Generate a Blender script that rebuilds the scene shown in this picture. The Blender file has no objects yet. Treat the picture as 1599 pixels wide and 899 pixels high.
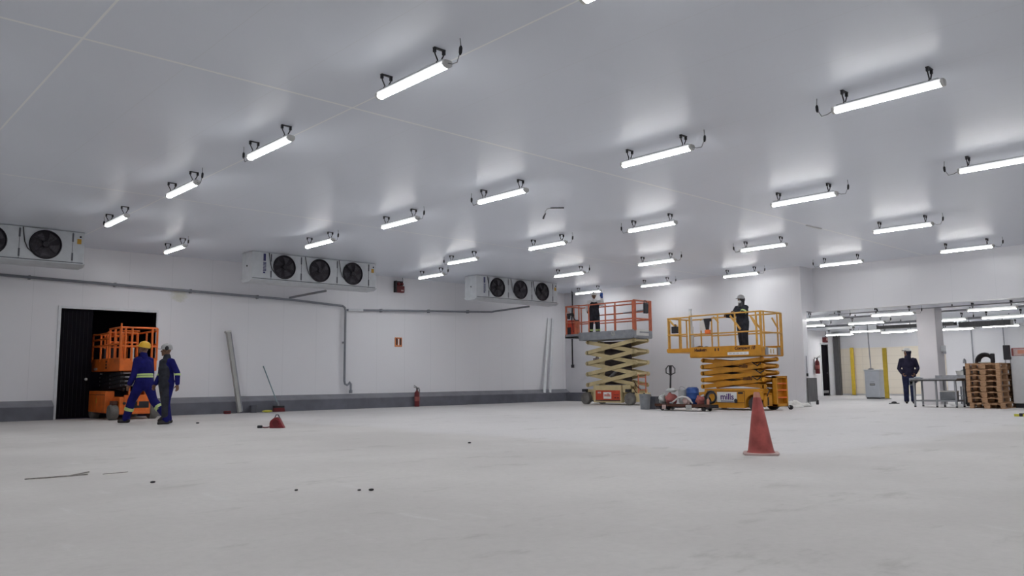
import bpy, bmesh, math, random
from mathutils import Vector, Matrix
random.seed(7)
PI = math.pi
S = bpy.context.scene
COL = S.collection

# ------------------------------------------------------------------ camera, world, exposure
cam_d = bpy.data.cameras.new('camera')
cam = bpy.data.objects.new('camera', cam_d); COL.objects.link(cam)
S.camera = cam
cam_d.sensor_width = 36.0
cam_d.lens = 1243.34 / 1599.0 * 36.0
cam_d.clip_end = 200
_r = Vector((0.73288912, -0.6802844, -0.00930963))
_u = Vector((-0.07060078, -0.08965567, 0.99346736))
_f = Vector((0.67667501, 0.72744415, 0.11373628))
cam.matrix_world = Matrix(((_r.x, _u.x, -_f.x, 0), (_r.y, _u.y, -_f.y, 0), (_r.z, _u.z, -_f.z, 0.90), (0, 0, 0, 1)))

W = bpy.data.worlds.new('world'); S.world = W; W.use_nodes = True
W.node_tree.nodes['Background'].inputs[0].default_value = (0.6, 0.65, 0.75, 1)
W.node_tree.nodes['Background'].inputs[1].default_value = 0.02
S.view_settings.view_transform = 'Standard'
S.view_settings.look = 'None'
S.view_settings.exposure = 0.0
S.view_settings.gamma = 1.0
S.view_settings.use_curve_mapping = False
TUBE = 64.0        # radiance of the lamp diffusers
FLANK = 0.012      # share of it that their flanks give

# ------------------------------------------------------------------ room measures (metres)
XB, YL, ZC = 24.1, 22.7, 4.43          # back wall, left wall, ceiling
XH, ZH = 24.95, 2.99                   # header over the opening, its underside
XR, YR = 37.4, 17.5                    # far wall and left wall of the room behind
ZC2 = 3.0                              # its ceiling
JY = 12.3                              # where the back wall ends

# ------------------------------------------------------------------ materials
def srgb(r, g, b):
    f = lambda c: (c / 255.0 / 12.92) if c <= 10 else ((c / 255.0 + 0.055) / 1.055) ** 2.4
    return (f(r), f(g), f(b))
_mats = {}
def mat(name, rgb, rough=0.5, metal=0.0, var=0.12, scale=6.0, bump=0.0, spec=0.5, stretch=None):
    """principled with a noise that varies the colour a little (dust, wear)"""
    if name in _mats: return _mats[name]
    m = bpy.data.materials.new(name); m.use_nodes = True
    nt = m.node_tree; N = nt.nodes; Lk = nt.links
    b = N['Principled BSDF']
    b.inputs['Roughness'].default_value = rough
    b.inputs['Metallic'].default_value = metal
    b.inputs['Specular IOR Level'].default_value = spec
    tc = N.new('ShaderNodeTexCoord')
    nz = N.new('ShaderNodeTexNoise'); nz.inputs['Scale'].default_value = scale
    nz.inputs['Detail'].default_value = 5
    if stretch:
        mp = N.new('ShaderNodeMapping'); mp.inputs['Scale'].default_value = stretch
        Lk.new(tc.outputs['Object'], mp.inputs[0]); Lk.new(mp.outputs[0], nz.inputs['Vector'])
    else:
        Lk.new(tc.outputs['Object'], nz.inputs['Vector'])
    rp = N.new('ShaderNodeValToRGB')
    rp.color_ramp.elements[0].position = 0.3; rp.color_ramp.elements[1].position = 0.7
    lo = [max(0, c * (1 - var)) for c in rgb]; hi = [min(1, c * (1 + var)) for c in rgb]
    rp.color_ramp.elements[0].color = (*lo, 1); rp.color_ramp.elements[1].color = (*hi, 1)
    Lk.new(nz.outputs['Fac'], rp.inputs[0]); Lk.new(rp.outputs[0], b.inputs['Base Color'])
    if bump:
        bp = N.new('ShaderNodeBump'); bp.inputs['Strength'].default_value = bump
        Lk.new(nz.outputs['Fac'], bp.inputs['Height']); Lk.new(bp.outputs[0], b.inputs['Normal'])
    _mats[name] = m
    return m

class G:
    """small node-graph helper"""
    def __init__(s, name, rough=0.5, spec=0.5):
        s.m = bpy.data.materials.new(name); s.m.use_nodes = True
        s.N = s.m.node_tree.nodes; s.L = s.m.node_tree.links
        s.b = s.N['Principled BSDF']
        s.b.inputs['Roughness'].default_value = rough; s.b.inputs['Specular IOR Level'].default_value = spec
        s.tc = s.N.new('ShaderNodeTexCoord'); s.obj = s.tc.outputs['Object']
        s.sep = s.N.new('ShaderNodeSeparateXYZ'); s.L.new(s.obj, s.sep.inputs[0])
        s.x, s.y, s.z = s.sep.outputs
    def math(s, op, a, b=None, c=None, clamp=False):
        n = s.N.new('ShaderNodeMath'); n.operation = op; n.use_clamp = clamp
        for i, v in enumerate((a, b, c)):
            if v is None: continue
            if isinstance(v, (int, float)): n.inputs[i].default_value = v
            else: s.L.new(v, n.inputs[i])
        return n.outputs[0]
    def noise(s, scale, detail=5, rough=0.55, stretch=None):
        n = s.N.new('ShaderNodeTexNoise'); n.inputs['Scale'].default_value = scale
        n.inputs['Detail'].default_value = detail; n.inputs['Roughness'].default_value = rough
        if stretch:
            mp = s.N.new('ShaderNodeMapping'); mp.inputs['Scale'].default_value = stretch
            s.L.new(s.obj, mp.inputs[0]); s.L.new(mp.outputs[0], n.inputs['Vector'])
        else: s.L.new(s.obj, n.inputs['Vector'])
        return n.outputs['Fac']
    def mix(s, fac, a, b):
        n = s.N.new('ShaderNodeMix'); n.data_type = 'RGBA'
        for sock, v in ((n.inputs[0], fac), (n.inputs[6], a), (n.inputs[7], b)):
            if isinstance(v, (int, float)): sock.default_value = v
            elif isinstance(v, tuple): sock.default_value = (*v, 1)
            else: s.L.new(v, sock)
        return n.outputs[2]
    def step(s, v, e0, e1):
        n = s.N.new('ShaderNodeMapRange'); n.interpolation_type = 'SMOOTHSTEP'
        s.L.new(v, n.inputs['Value']); n.inputs['From Min'].default_value = e0; n.inputs['From Max'].default_value = e1
        return n.outputs[0]
    def line(s, v, at, half):
        """1 near v == at"""
        d = s.math('ABSOLUTE', s.math('SUBTRACT', v, at))
        return s.math('LESS_THAN', d, half)
    def grid(s, v, pitch, off, half):
        d = s.math('ABSOLUTE', s.math('SUBTRACT', s.math('FLOORED_MODULO', s.math('SUBTRACT', v, off - pitch / 2), pitch), pitch / 2))
        return s.math('LESS_THAN', d, half)
    def out(s, col): s.L.new(col, s.b.inputs['Base Color'])
    def bump(s, h, st, dist=0.02):
        n = s.N.new('ShaderNodeBump'); n.inputs['Strength'].default_value = st; n.inputs['Distance'].default_value = dist
        s.L.new(h, n.inputs['Height']); s.L.new(n.outputs[0], s.b.inputs['Normal'])

def m_floor():
    g = G('dusty_concrete', 0.62, 0.35)
    c = g.mix(g.step(g.noise(0.35, 4), .3, .7), (0.56, 0.535, 0.52), (0.66, 0.635, 0.617))
    # lighter tone with a wavering edge towards the back of the hall
    w1 = g.math('MULTIPLY', g.math('SUBTRACT', g.noise(0.5, 3), 0.5), 1.2)
    e1 = g.step(g.math('ADD', g.x, w1), 8.2, 8.9)
    e2 = g.step(g.math('ADD', g.y, w1), 4.2, 4.8)
    patch = g.math('MULTIPLY', e1, e2)
    c = g.mix(g.math('MULTIPLY', patch, 0.6), c, (0.70, 0.685, 0.695))
    # trowel smears, drips and dusty stains
    st = g.step(g.noise(0.9, 7, 0.68, (1, 2.2, 1)), .56, .70)
    c = g.mix(g.math('MULTIPLY', st, 0.55), c, (0.40, 0.385, 0.365))
    sm = g.step(g.noise(1.7, 6, 0.6, (2.6, .6, 1)), .60, .74)
    c = g.mix(g.math('MULTIPLY', sm, 0.45), c, (0.70, 0.69, 0.68))
    fine = g.step(g.noise(14, 6, 0.7), .35, .75)
    c = g.mix(g.math('MULTIPLY', fine, 0.22), c, (0.42, 0.41, 0.40))
    cr = g.step(g.noise(30, 3, 0.6), .70, .76)
    c = g.mix(g.math('MULTIPLY', cr, 0.45), c, (0.33, 0.32, 0.31))
    g.out(c); g.bump(g.noise(22, 5, .6), 0.15, 0.01)
    return g.m
def m_ceiling():
    g = G('white_ceiling_panel', 0.37, 0.30)
    c = g.mix(g.noise(0.25, 3), (0.715, 0.755, 0.84), (0.775, 0.815, 0.895))
    sx = g.grid(g.x, 1.07, 2.13, 0.006)
    c = g.mix(g.math('MULTIPLY', sx, 0.25), c, (0.62, 0.64, 0.67))
    wide = g.math('MAXIMUM', g.line(g.x, 2.13, 0.012), g.line(g.x, 5.33, 0.012))
    wide = g.math('MAXIMUM', wide, g.math('MAXIMUM', g.line(g.y, 8.75, 0.02), g.line(g.y, 15.5, 0.02)))
    c = g.mix(g.math('MULTIPLY', wide, 0.85), c, (0.93, 0.94, 0.95))
    g.out(c); g.bump(g.noise(0.8, 2), 0.03, 0.02)
    return g.m
def m_wall(axis):
    g = G('white_wall_panel_' + axis, 0.30, 0.45)
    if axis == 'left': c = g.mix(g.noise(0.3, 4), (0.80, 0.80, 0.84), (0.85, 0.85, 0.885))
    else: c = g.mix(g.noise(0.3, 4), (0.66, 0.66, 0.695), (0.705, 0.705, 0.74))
    v = g.x if axis == 'left' else g.y
    c = g.mix(g.math('MULTIPLY', g.grid(v, 1.13, 0.2, 0.005), 0.35), c, (0.55, 0.57, 0.60))
    if axis == 'left':          # the smear of foam under the pipe
        dx = g.math('DIVIDE', g.math('SUBTRACT', g.x, 8.32), 0.30)
        dz = g.math('DIVIDE', g.math('SUBTRACT', g.z, 3.33), 0.22)
        d = g.math('ADD', g.math('MULTIPLY', dx, dx), g.math('MULTIPLY', dz, dz))
        d = g.math('ADD', d, g.math('MULTIPLY', g.noise(7, 5), 2.2))
        c = g.mix(g.math('MULTIPLY', g.math('SUBTRACT', 1, g.step(d, 0.9, 2.2)), 0.6), c, (0.60, 0.60, 0.45))
    g.out(c)
    return g.m
def m_cream():
    g = G('cream_wall_tile', 0.4, 0.4)
    c = g.mix(g.noise(0.6, 4), (0.75, 0.68, 0.58), (0.82, 0.755, 0.65))
    j = g.math('MAXIMUM', g.grid(g.z, 0.36, 0.0, 0.012), g.grid(g.y, 0.9, 0.0, 0.012))
    c = g.mix(g.math('MULTIPLY', j, 0.5), c, (0.62, 0.56, 0.48))
    g.out(c)
    return g.m
def m_wood():
    g = G('raw_pallet_wood', 0.8, 0.2)
    c = g.mix(g.step(g.noise(7, 6, .6, (8, 1, 8)), .3, .7), (0.36, 0.205, 0.115), (0.52, 0.33, 0.20))
    g.out(c)
    return g.m
def m_emit(name, rgb, s):
    # the diffuser is clear below and milky at the flanks, so most light goes down
    g = G(name, 0.4)
    g.b.inputs['Base Color'].default_value = (0.9, 0.9, 0.9, 1)
    g.b.inputs['Emission Color'].default_value = (*rgb, 1)
    k = g.step(g.z, -0.012, -0.036)
    g.L.new(g.math('MULTIPLY', g.math('ADD', g.math('MULTIPLY', k, 1 - FLANK), FLANK), s), g.b.inputs['Emission Strength'])
    return g.m

M = {}
M['floor'] = m_floor(); M['ceiling'] = m_ceiling(); M['wall_l'] = m_wall('left'); M['wall_b'] = m_wall('back')
M['cream'] = m_cream(); M['wood'] = m_wood(); M['tube'] = m_emit('lit_tube_diffuser', (0.985, 0.99, 0.985), TUBE); M['tube_rear'] = m_emit('lit_rear_tube_diffuser', (0.985, 0.985, 0.97), TUBE * 0.72)
def add(k, *a, **kw): M[k] = mat(*a, **kw)
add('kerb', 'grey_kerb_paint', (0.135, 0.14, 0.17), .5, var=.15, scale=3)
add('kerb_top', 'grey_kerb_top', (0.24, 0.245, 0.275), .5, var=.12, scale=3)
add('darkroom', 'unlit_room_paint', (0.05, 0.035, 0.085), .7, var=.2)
add('leaf', 'dark_strip_door', (0.004, 0.003, 0.007), .7, var=.25, scale=3, spec=.12, stretch=(9, 9, .3))
add('white', 'white_powder_coat', (0.74, 0.76, 0.79), .35, var=.05)
add('cooler', 'white_cooler_casing', (0.55, 0.575, 0.605), .35, var=.06)
add('offwhite', 'off_white_plastic', (0.66, 0.66, 0.64), .45, var=.06)
add('lampbody', 'grey_lamp_body', (0.55, 0.57, 0.60), .4, var=.05)
add('steel', 'brushed_steel', (0.42, 0.43, 0.46), .32, .9, var=.1, scale=12)
add('zinc', 'zinc_grey', (0.30, 0.31, 0.335), .45, .5, var=.12)
add('pipe', 'grey_drain_pipe', (0.25, 0.265, 0.30), .42, var=.1)
add('black', 'black_plastic', (0.012, 0.011, 0.016), .45, var=.3)
add('fan', 'black_fan_metal', (0.016, 0.013, 0.020), .4, .3, var=.3)
add('blade', 'dark_fan_blade', (0.05, 0.045, 0.055), .35, .3, var=.25)
add('rubber', 'tyre_rubber', (0.05, 0.048, 0.05), .8, var=.3)
add('tyre_grey', 'grey_tyre', (0.16, 0.15, 0.14), .75, var=.25)
add('yellow', 'amber_lift_paint', (0.60, 0.265, 0.018), .42, var=.14, scale=4)
add('yellow_rail', 'amber_rail_paint', (0.62, 0.33, 0.06), .42, var=.12, scale=8)
add('tan', 'tan_lift_paint', (0.58, 0.475, 0.265), .5, var=.12, scale=4)
add('orange', 'orange_lift_paint', (0.78, 0.165, 0.020), .45, var=.18, scale=4)
add('redrail', 'orange_red_rail_paint', (0.60, 0.165, 0.085), .45, var=.15, scale=6)
add('redpanel', 'red_lift_panel', (0.55, 0.06, 0.025), .45, var=.15)
add('deckgrey', 'grey_deck_metal', (0.30, 0.315, 0.34), .5, .3, var=.15)
add('navy', 'navy_print', (0.03, 0.03, 0.13), .5, var=.1)
add('violet', 'violet_print', (0.10, 0.035, 0.18), .5, var=.1)
add('darkprint', 'dark_brown_print', (0.075, 0.022, 0.010), .5, var=.1)
add('paper', 'white_sign_face', (0.78, 0.78, 0.78), .5, var=.04)
add('cone', 'faded_red_cone', (0.40, 0.080, 0.070), .6, var=.28, scale=7)
add('cone_tip', 'faded_orange_cone', (0.62, 0.27, 0.19), .6, var=.1)
add('cone_base', 'pale_dusty_cone_base', (0.55, 0.41, 0.39), .8, var=.1)
add('red', 'red_enamel', (0.24, 0.022, 0.028), .4, var=.15)
add('darkred', 'dark_red_enamel', (0.13, 0.010, 0.014), .4, var=.2)
add('overall', 'blue_work_cloth', (0.012, 0.012, 0.115), .85, var=.25, scale=9, bump=.4, spec=.15)
add('overall_dark', 'dark_work_cloth', (0.034, 0.036, 0.046), .85, var=.3, scale=9, bump=.4, spec=.15)
add('navycloth', 'navy_cloth', (0.022, 0.020, 0.040), .85, var=.3, scale=9, bump=.4, spec=.15)
add('jeans', 'dark_blue_denim', (0.020, 0.024, 0.060), .85, var=.3, scale=12, bump=.3, spec=.15)
add('hivis', 'lime_reflective_band', (0.52, 0.66, 0.26), .4, var=.1)
add('skin', 'brown_skin', (0.17, 0.085, 0.052), .55, var=.08)
add('eye', 'eye_white', (0.6, 0.58, 0.55), .3, var=.02)
add('boot', 'black_boot_leather', (0.022, 0.019, 0.018), .55, var=.3)
add('helmet_y', 'yellow_helmet_shell', (0.74, 0.43, 0.02), .35, var=.05)
add('helmet_g', 'grey_helmet_shell', (0.36, 0.36, 0.37), .4, var=.08)
add('helmet_w', 'white_helmet_shell', (0.78, 0.78, 0.76), .35, var=.04)
add('mask', 'white_face_cloth', (0.72, 0.72, 0.73), .8, var=.06)
add('bluecloth', 'bright_blue_rubber', (0.012, 0.075, 0.34), .5, var=.2)
add('bluedrum', 'blue_drum_plastic', (0.016, 0.07, 0.27), .4, var=.15)
add('greybin', 'grey_bin_plastic', (0.24, 0.255, 0.275), .5, var=.12)
add('darkbin', 'dark_grey_box', (0.10, 0.105, 0.125), .55, var=.15)
add('redcloth', 'faded_red_sack', (0.36, 0.11, 0.10), .85, var=.3, scale=7, bump=.5)
add('pinkcloth', 'pale_pink_sack', (0.58, 0.42, 0.40), .85, var=.2, scale=7, bump=.5)
add('whitecloth', 'grey_white_sack', (0.52, 0.54, 0.53), .85, var=.2, scale=7, bump=.5)
add('whitehose', 'white_hose', (0.68, 0.66, 0.64), .5, var=.08)
add('lemon', 'lemon_yellow_plastic', (0.62, 0.58, 0.06), .5, var=.15)
add('post', 'yellow_post_paint', (0.66, 0.46, 0.04), .5, var=.1)
add('plank', 'pale_panel_trim', (0.42, 0.425, 0.41), .55, var=.12, scale=3)
add('teal', 'pale_teal_handle', (0.25, 0.34, 0.37), .5, var=.1)
add('label', 'amber_label', (0.55, 0.30, 0.03), .5, var=.1)
add('slot', 'dark_gap', (0.10, 0.105, 0.125), .6, var=.1)
add('orangesign', 'orange_sign_face', (0.62, 0.22, 0.09), .5, var=.06)
add('guard', 'dark_steel_guard', (0.105, 0.105, 0.108), .5, .2, var=.18, scale=4, stretch=(6, 6, .6))
add('machine', 'pale_machine_panel', (0.66, 0.665, 0.69), .4, var=.04)
add('debris', 'crumbled_mortar', (0.34, 0.32, 0.30), .9, var=.3, scale=20)
add('cabinet', 'pale_blue_grey_cabinet', (0.55, 0.58, 0.63), .45, var=.04)
add('arm_shade', 'dark_arm_shade', (0.075, 0.060, 0.065), .6, var=.2)  # dark tone standing for the shade inside the scissor stacks
add('rag', 'pale_blue_cloth', (0.46, 0.50, 0.57), .85, var=.15, scale=8, bump=.4)
add('column', 'white_column_paint', (0.615, 0.595, 0.62), .5, var=.04, scale=1)

# ------------------------------------------------------------------ mesh helpers
class MB:
    def __init__(s): s.v = []; s.f = []
    def add(s, vs, fs):
        o = len(s.v); s.v += [tuple(p) for p in vs]; s.f += [tuple(i + o for i in f) for f in fs]
    def box(s, x0, x1, y0, y1, z0, z1, M4=None):
        p = [(x, y, z) for z in (z0, z1) for y in (y0, y1) for x in (x0, x1)]
        if M4: p = [M4 @ Vector(q) for q in p]
        s.add(p, [(0, 2, 3, 1), (4, 5, 7, 6), (0, 1, 5, 4), (2, 6, 7, 3), (0, 4, 6, 2), (1, 3, 7, 5)])
        return s
    def bar(s, a, b, w, h, up=(0, 0, 1)):
        """rectangular bar from a to b; w across, h along 'up'"""
        a = Vector(a); b = Vector(b); d = (b - a).normalized(); u = Vector(up)
        sd = d.cross(u)
        if sd.length < 1e-4: sd = d.cross(Vector((1, 0, 0)))
        sd.normalize(); u = sd.cross(d).normalized()
        p = []
        for c in (a, b):
            for q, r in ((-1, -1), (1, -1), (1, 1), (-1, 1)): p.append(c + sd * q * w / 2 + u * r * h / 2)
        s.add(p, [(0, 1, 2, 3), (7, 6, 5, 4), (0, 4, 5, 1), (1, 5, 6, 2), (2, 6, 7, 3), (3, 7, 4, 0)])
        return s
    def tube(s, pts, r, n=8, closed=False, flat=None):
        """swept tube; r a number or one per point; flat=(ex,ey,side) squashes the section"""
        pts = [Vector(p) for p in pts]; k = len(pts)
        rs = r if isinstance(r, (list, tuple)) else [r] * k
        prev = None; rings = []
        for i, p in enumerate(pts):
            if closed: t = pts[(i + 1) % k] - pts[i - 1]
            else: t = pts[min(i + 1, k - 1)] - pts[max(i - 1, 0)]
            t = t.normalized() if t.length > 1e-9 else Vector((0, 0, 1))
            if prev is None:
                a = Vector(flat[2]) if flat else (Vector((0, 0, 1)) if abs(t.z) < .9 else Vector((1, 0, 0)))
            else: a = prev
            a = (a - t * a.dot(t))
            if a.length < 1e-5: a = t.orthogonal()
            a.normalize(); b = t.cross(a); prev = a
            rr = rs[i]
            ra, rb = rr if isinstance(rr, (tuple, list)) else (rr, rr)
            rings.append([p + a * math.cos(2 * PI * j / n) * ra + b * math.sin(2 * PI * j / n) * rb for j in range(n)])
        o = len(s.v)
        for rg in rings: s.v += [tuple(q) for q in rg]
        for i in range(k if closed else k - 1):
            for j in range(n):
                i2 = (i + 1) % k; j2 = (j + 1) % n
                s.f.append((o + i * n + j, o + i * n + j2, o + i2 * n + j2, o + i2 * n + j))
        if not closed:
            s.f.append(tuple(o + j for j in reversed(range(n)))); s.f.append(tuple(o + (k - 1) * n + j for j in range(n)))
        return s
    def cyl(s, a, b, r, n=16): return s.tube([a, b], r, n)
    def lathe(s, prof, n=24, c=(0, 0, 0), M4=None):
        """profile of (r, z) turned about z"""
        o = len(s.v); c = Vector(c)
        for r, z in prof:
            for j in range(n):
                q = Vector((r * math.cos(2 * PI * j / n), r * math.sin(2 * PI * j / n), z))
                s.v.append(tuple((M4 @ q if M4 else q) + c))
        for i in range(len(prof) - 1):
            for j in range(n):
                j2 = (j + 1) % n
                s.f.append((o + i * n + j, o + i * n + j2, o + (i + 1) * n + j2, o + (i + 1) * n + j))
        s.f.append(tuple(o + j for j in reversed(range(n)))); k = len(prof) - 1
        s.f.append(tuple(o + k * n + j for j in range(n)))
        return s
    def prism(s, poly, d0, d1, axis='y', M4=None):
        """2D polygon extruded along axis: 'y' -> poly is (x,z); 'x' -> (y,z); 'z' -> (x,y)"""
        def P(a, b, d): return {'y': (a, d, b), 'x': (d, a, b), 'z': (a, b, d)}[axis]
        n = len(poly); p = [P(a, b, d0) for a, b in poly] + [P(a, b, d1) for a, b in poly]
        if M4: p = [M4 @ Vector(q) for q in p]
        s.add(p, [tuple(range(n)), tuple(reversed(range(n, 2 * n)))] + [(i, i + n, (i + 1) % n + n, (i + 1) % n) for i in range(n)])
        return s
    def ball(s, c, rx, ry=None, rz=None, nu=14, nv=9, M4=None):
        ry = ry or rx; rz = rz or rx; pr = []
        o = len(s.v); c = Vector(c)
        for i in range(1, nv):
            th = PI * i / nv
            for j in range(nu):
                q = Vector((rx * math.sin(th) * math.cos(2 * PI * j / nu), ry * math.sin(th) * math.sin(2 * PI * j / nu), rz * math.cos(th)))
                s.v.append(tuple((M4 @ q if M4 else q) + c))
        t = Vector((0, 0, rz)); t = M4 @ t if M4 else t
        s.v.append(tuple(c + t)); s.v.append(tuple(c - t)); top = len(s.v) - 2; bot = top + 1
        for i in range(nv - 2):
            for j in range(nu):
                j2 = (j + 1) % nu
                s.f.append((o + i * nu + j, o + (i + 1) * nu + j, o + (i + 1) * nu + j2, o + i * nu + j2))
        for j in range(nu):
            j2 = (j + 1) % nu
            s.f.append((top, o + j, o + j2)); k = o + (nv - 2) * nu
            s.f.append((bot, k + j2, k + j))
        return s
    def mesh(s, name):
        me = bpy.data.meshes.new(name); me.from_pydata(s.v, [], s.f)
        bm = bmesh.new(); bm.from_mesh(me); bmesh.ops.recalc_face_normals(bm, faces=bm.faces); bm.to_mesh(me); bm.free()
        return me
    def build(s, name, m, parent=None, bevel=0.0, smooth=False, loc=None, label=None, seg=2):
        me = s.mesh(name)
        return place(name, me, m, parent, bevel, smooth, loc, label, seg)

def place(name, me, m, parent=None, bevel=0.0, smooth=False, loc=None, label=None, seg=2):
    o = bpy.data.objects.new(name, me); COL.objects.link(o)
    me.materials.clear(); me.materials.append(M[m] if isinstance(m, str) else m)
    if smooth:
        for p in me.polygons: p.use_smooth = True
        if smooth == 'auto':
            try: me.set_sharp_from_angle(angle=math.radians(40))
            except Exception: pass
    if bevel:
        b = o.modifiers.new('bevel', 'BEVEL'); b.width = bevel; b.segments = seg; b.limit_method = 'ANGLE'; b.angle_limit = math.radians(40)
    if loc is not None: o.location = loc
    if parent: o.parent = parent
    if label: o['label'] = label
    return o
def thing(name, label, cat, loc=(0, 0, 0), rz=0.0, group=None):
    o = bpy.data.objects.new(name, None); COL.objects.link(o)
    o.empty_display_size = 0.2
    o.location = loc; o.rotation_euler = (0, 0, rz); o['label'] = label; o['category'] = cat
    if group: o['group'] = group
    return o
def tag(o, label, cat, group=None):
    o['label'] = label; o['category'] = cat
    if group: o['group'] = group
    return o
def struct(o): o['kind'] = 'structure'; return o
KIDS = {}
def dup(root, loc, rz=None, label=None, scale=None):
    def cp(o, parent):
        c = o.copy(); COL.objects.link(c)
        if parent: c.parent = parent
        for ch in kids.get(o.name, ()): cp(ch, c)
        return c
    kids = {}
    for o in COL.objects:
        if o.parent: kids.setdefault(o.parent.name, []).append(o)
    r = cp(root, None); r.location = loc
    if rz is not None: r.rotation_euler = (0, 0, rz)
    if label: r['label'] = label
    if scale: r.scale = scale
    return r
def text(body, size, m, parent, M4, name='lettering', depth=0.004, shear=0.0, bold=0.0, label=None):
    cu = bpy.data.curves.new('t', 'FONT'); cu.body = body; cu.size = size; cu.extrude = depth; cu.align_x = 'CENTER'; cu.align_y = 'CENTER'
    cu.shear = shear; cu.offset = bold; cu.resolution_u = 3
    t = bpy.data.objects.new('t', cu); COL.objects.link(t)
    bpy.context.view_layer.update()
    me = bpy.data.meshes.new_from_object(t.evaluated_get(bpy.context.evaluated_depsgraph_get()))
    bpy.data.objects.remove(t); bpy.data.curves.remove(cu)
    me.transform(M4); me.name = name
    return place(name, me, m, parent, label=label)
def frame(origin, xd, yd):
    """matrix whose x is xd, y is yd"""
    x = Vector(xd).normalized(); y = Vector(yd).normalized(); z = x.cross(y)
    return Matrix(((x.x, y.x, z.x, origin[0]), (x.y, y.y, z.y, origin[1]), (x.z, y.z, z.z, origin[2]), (0, 0, 0, 1)))
def arc(c, r, a0, a1, n, plane='xz'):
    out = []
    for i in range(n + 1):
        a = math.radians(a0 + (a1 - a0) * i / n); p, q = r * math.cos(a), r * math.sin(a)
        out.append({'xz': (c[0] + p, c[1], c[2] + q), 'yz': (c[0], c[1] + p, c[2] + q), 'xy': (c[0] + p, c[1] + q, c[2])}[plane])
    return out

# ------------------------------------------------------------------ the building
X0, Y0 = -9.0, -9.0
struct(MB().box(X0 - .2, XR + .3, Y0 - .2, YL + 5, -0.2, 0).build('floor', 'floor'))
struct(MB().box(X0 - .2, XH, Y0 - .2, YL + .2, ZC, ZC + .2).build('ceiling', 'ceiling'))
DX0, DX1, DZ = 5.37, 7.72, 2.81                                # the dark doorway in the left wall
w = MB(); w.box(X0 - .2, DX0, YL, YL + .2, 0, ZC); w.box(DX1, XB + .2, YL, YL + .2, 0, ZC); w.box(DX0, DX1, YL, YL + .2, DZ, ZC)
struct(w.build('wall_left', 'wall_l'))
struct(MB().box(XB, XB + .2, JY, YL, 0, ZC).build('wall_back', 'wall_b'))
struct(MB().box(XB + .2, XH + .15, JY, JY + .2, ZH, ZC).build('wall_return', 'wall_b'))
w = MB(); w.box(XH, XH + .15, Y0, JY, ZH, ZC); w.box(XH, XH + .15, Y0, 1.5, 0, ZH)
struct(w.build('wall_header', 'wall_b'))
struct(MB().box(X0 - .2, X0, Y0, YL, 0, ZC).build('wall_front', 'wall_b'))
struct(MB().box(X0, XH, Y0 - .2, Y0, 0, ZC).build('wall_right', 'wall_l'))
# room behind the opening
struct(MB().box(XH + .15, XR + .2, 1.3, YR + .2, ZC2, ZC2 + .2).build('ceiling_rear', 'ceiling'))
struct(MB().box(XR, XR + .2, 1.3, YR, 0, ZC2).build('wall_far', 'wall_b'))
struct(MB().box(XR - .04, XR, 12.6, YR, 0.08, 2.2).build('wall_tile_band', 'cream'))
w = MB(); w.box(XB + .2, 35.95, YR, YR + .2, 0, ZC2); w.box(36.65, XR, YR, YR + .2, 0, ZC2); w.box(35.95, 36.65, YR, YR + .2, 2.38, ZC2)
struct(w.build('wall_side', 'wall_l'))
struct(MB().box(XB + .2, XB + .35, JY + .03, YR, 0, ZC2).build('wall_inner', 'wall_b'))
struct(MB().box(XH + .15, XR, 1.3, 1.5, 0, ZC2).build('wall_end', 'wall_l'))
struct(MB().box(XB + .35, XH + .15, JY + .03, YR + .2, ZH, ZC2 + .2).build('ceiling_strip', 'ceiling'))
d = MB(); d.box(35.97, 36.63, YR + .04, YR + .08, 0.0, 2.36)
dr = struct(d.build('door_2', 'leaf', bevel=.004))
MB().box(36.02, 36.58, YR + .015, YR + .04, .12, .24).build('kick_plate', 'zinc', dr)
MB().tube([(36.52, YR + .04, 1.05), (36.52, YR - .03, 1.05), (36.42, YR - .03, 1.05)], .012).build('door_handle', 'steel', dr)
fr = MB(); fr.box(35.88, 35.95, YR - .02, YR + .1, 0, 2.45); fr.box(36.65, 36.72, YR - .02, YR + .1, 0, 2.45); fr.box(35.88, 36.72, YR - .02, YR + .1, 2.38, 2.45)
struct(fr.build('trim_1', 'white', bevel=.004))
# unlit room behind the left doorway
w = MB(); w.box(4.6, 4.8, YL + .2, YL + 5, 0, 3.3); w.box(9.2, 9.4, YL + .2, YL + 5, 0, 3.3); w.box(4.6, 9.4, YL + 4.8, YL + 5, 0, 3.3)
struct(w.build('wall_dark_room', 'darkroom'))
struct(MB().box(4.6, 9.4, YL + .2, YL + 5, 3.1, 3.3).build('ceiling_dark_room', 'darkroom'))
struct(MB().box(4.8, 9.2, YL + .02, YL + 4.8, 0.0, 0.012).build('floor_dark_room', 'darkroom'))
fr = MB(); fr.box(DX0 - .07, DX0, YL - .025, YL + .2, 0, DZ + .07); fr.box(DX1, DX1 + .05, YL - .025, YL + .2, 0, DZ + .07); fr.box(DX0, DX1, YL - .025, YL + .2, DZ, DZ + .07)
struct(fr.build('trim_2', 'white', bevel=.004))
dr = MB().box(DX0 + .005, DX0 + .78, YL + .10, YL + .17, 0.02, DZ - .01)
dl = struct(dr.build('door_1', 'leaf', bevel=.006))
MB().ball((DX0 + .68, YL + .08, 1.0), .038).build('door_knob', 'offwhite', dl, smooth=True)
wm = MB()
for i in range(7): wm.box(DX0 + .10 + i * .095, DX0 + .105 + i * .095, YL + .092, YL + .10, .05, DZ - .05)
wm.build('strip_seam', 'black', dl)
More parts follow.
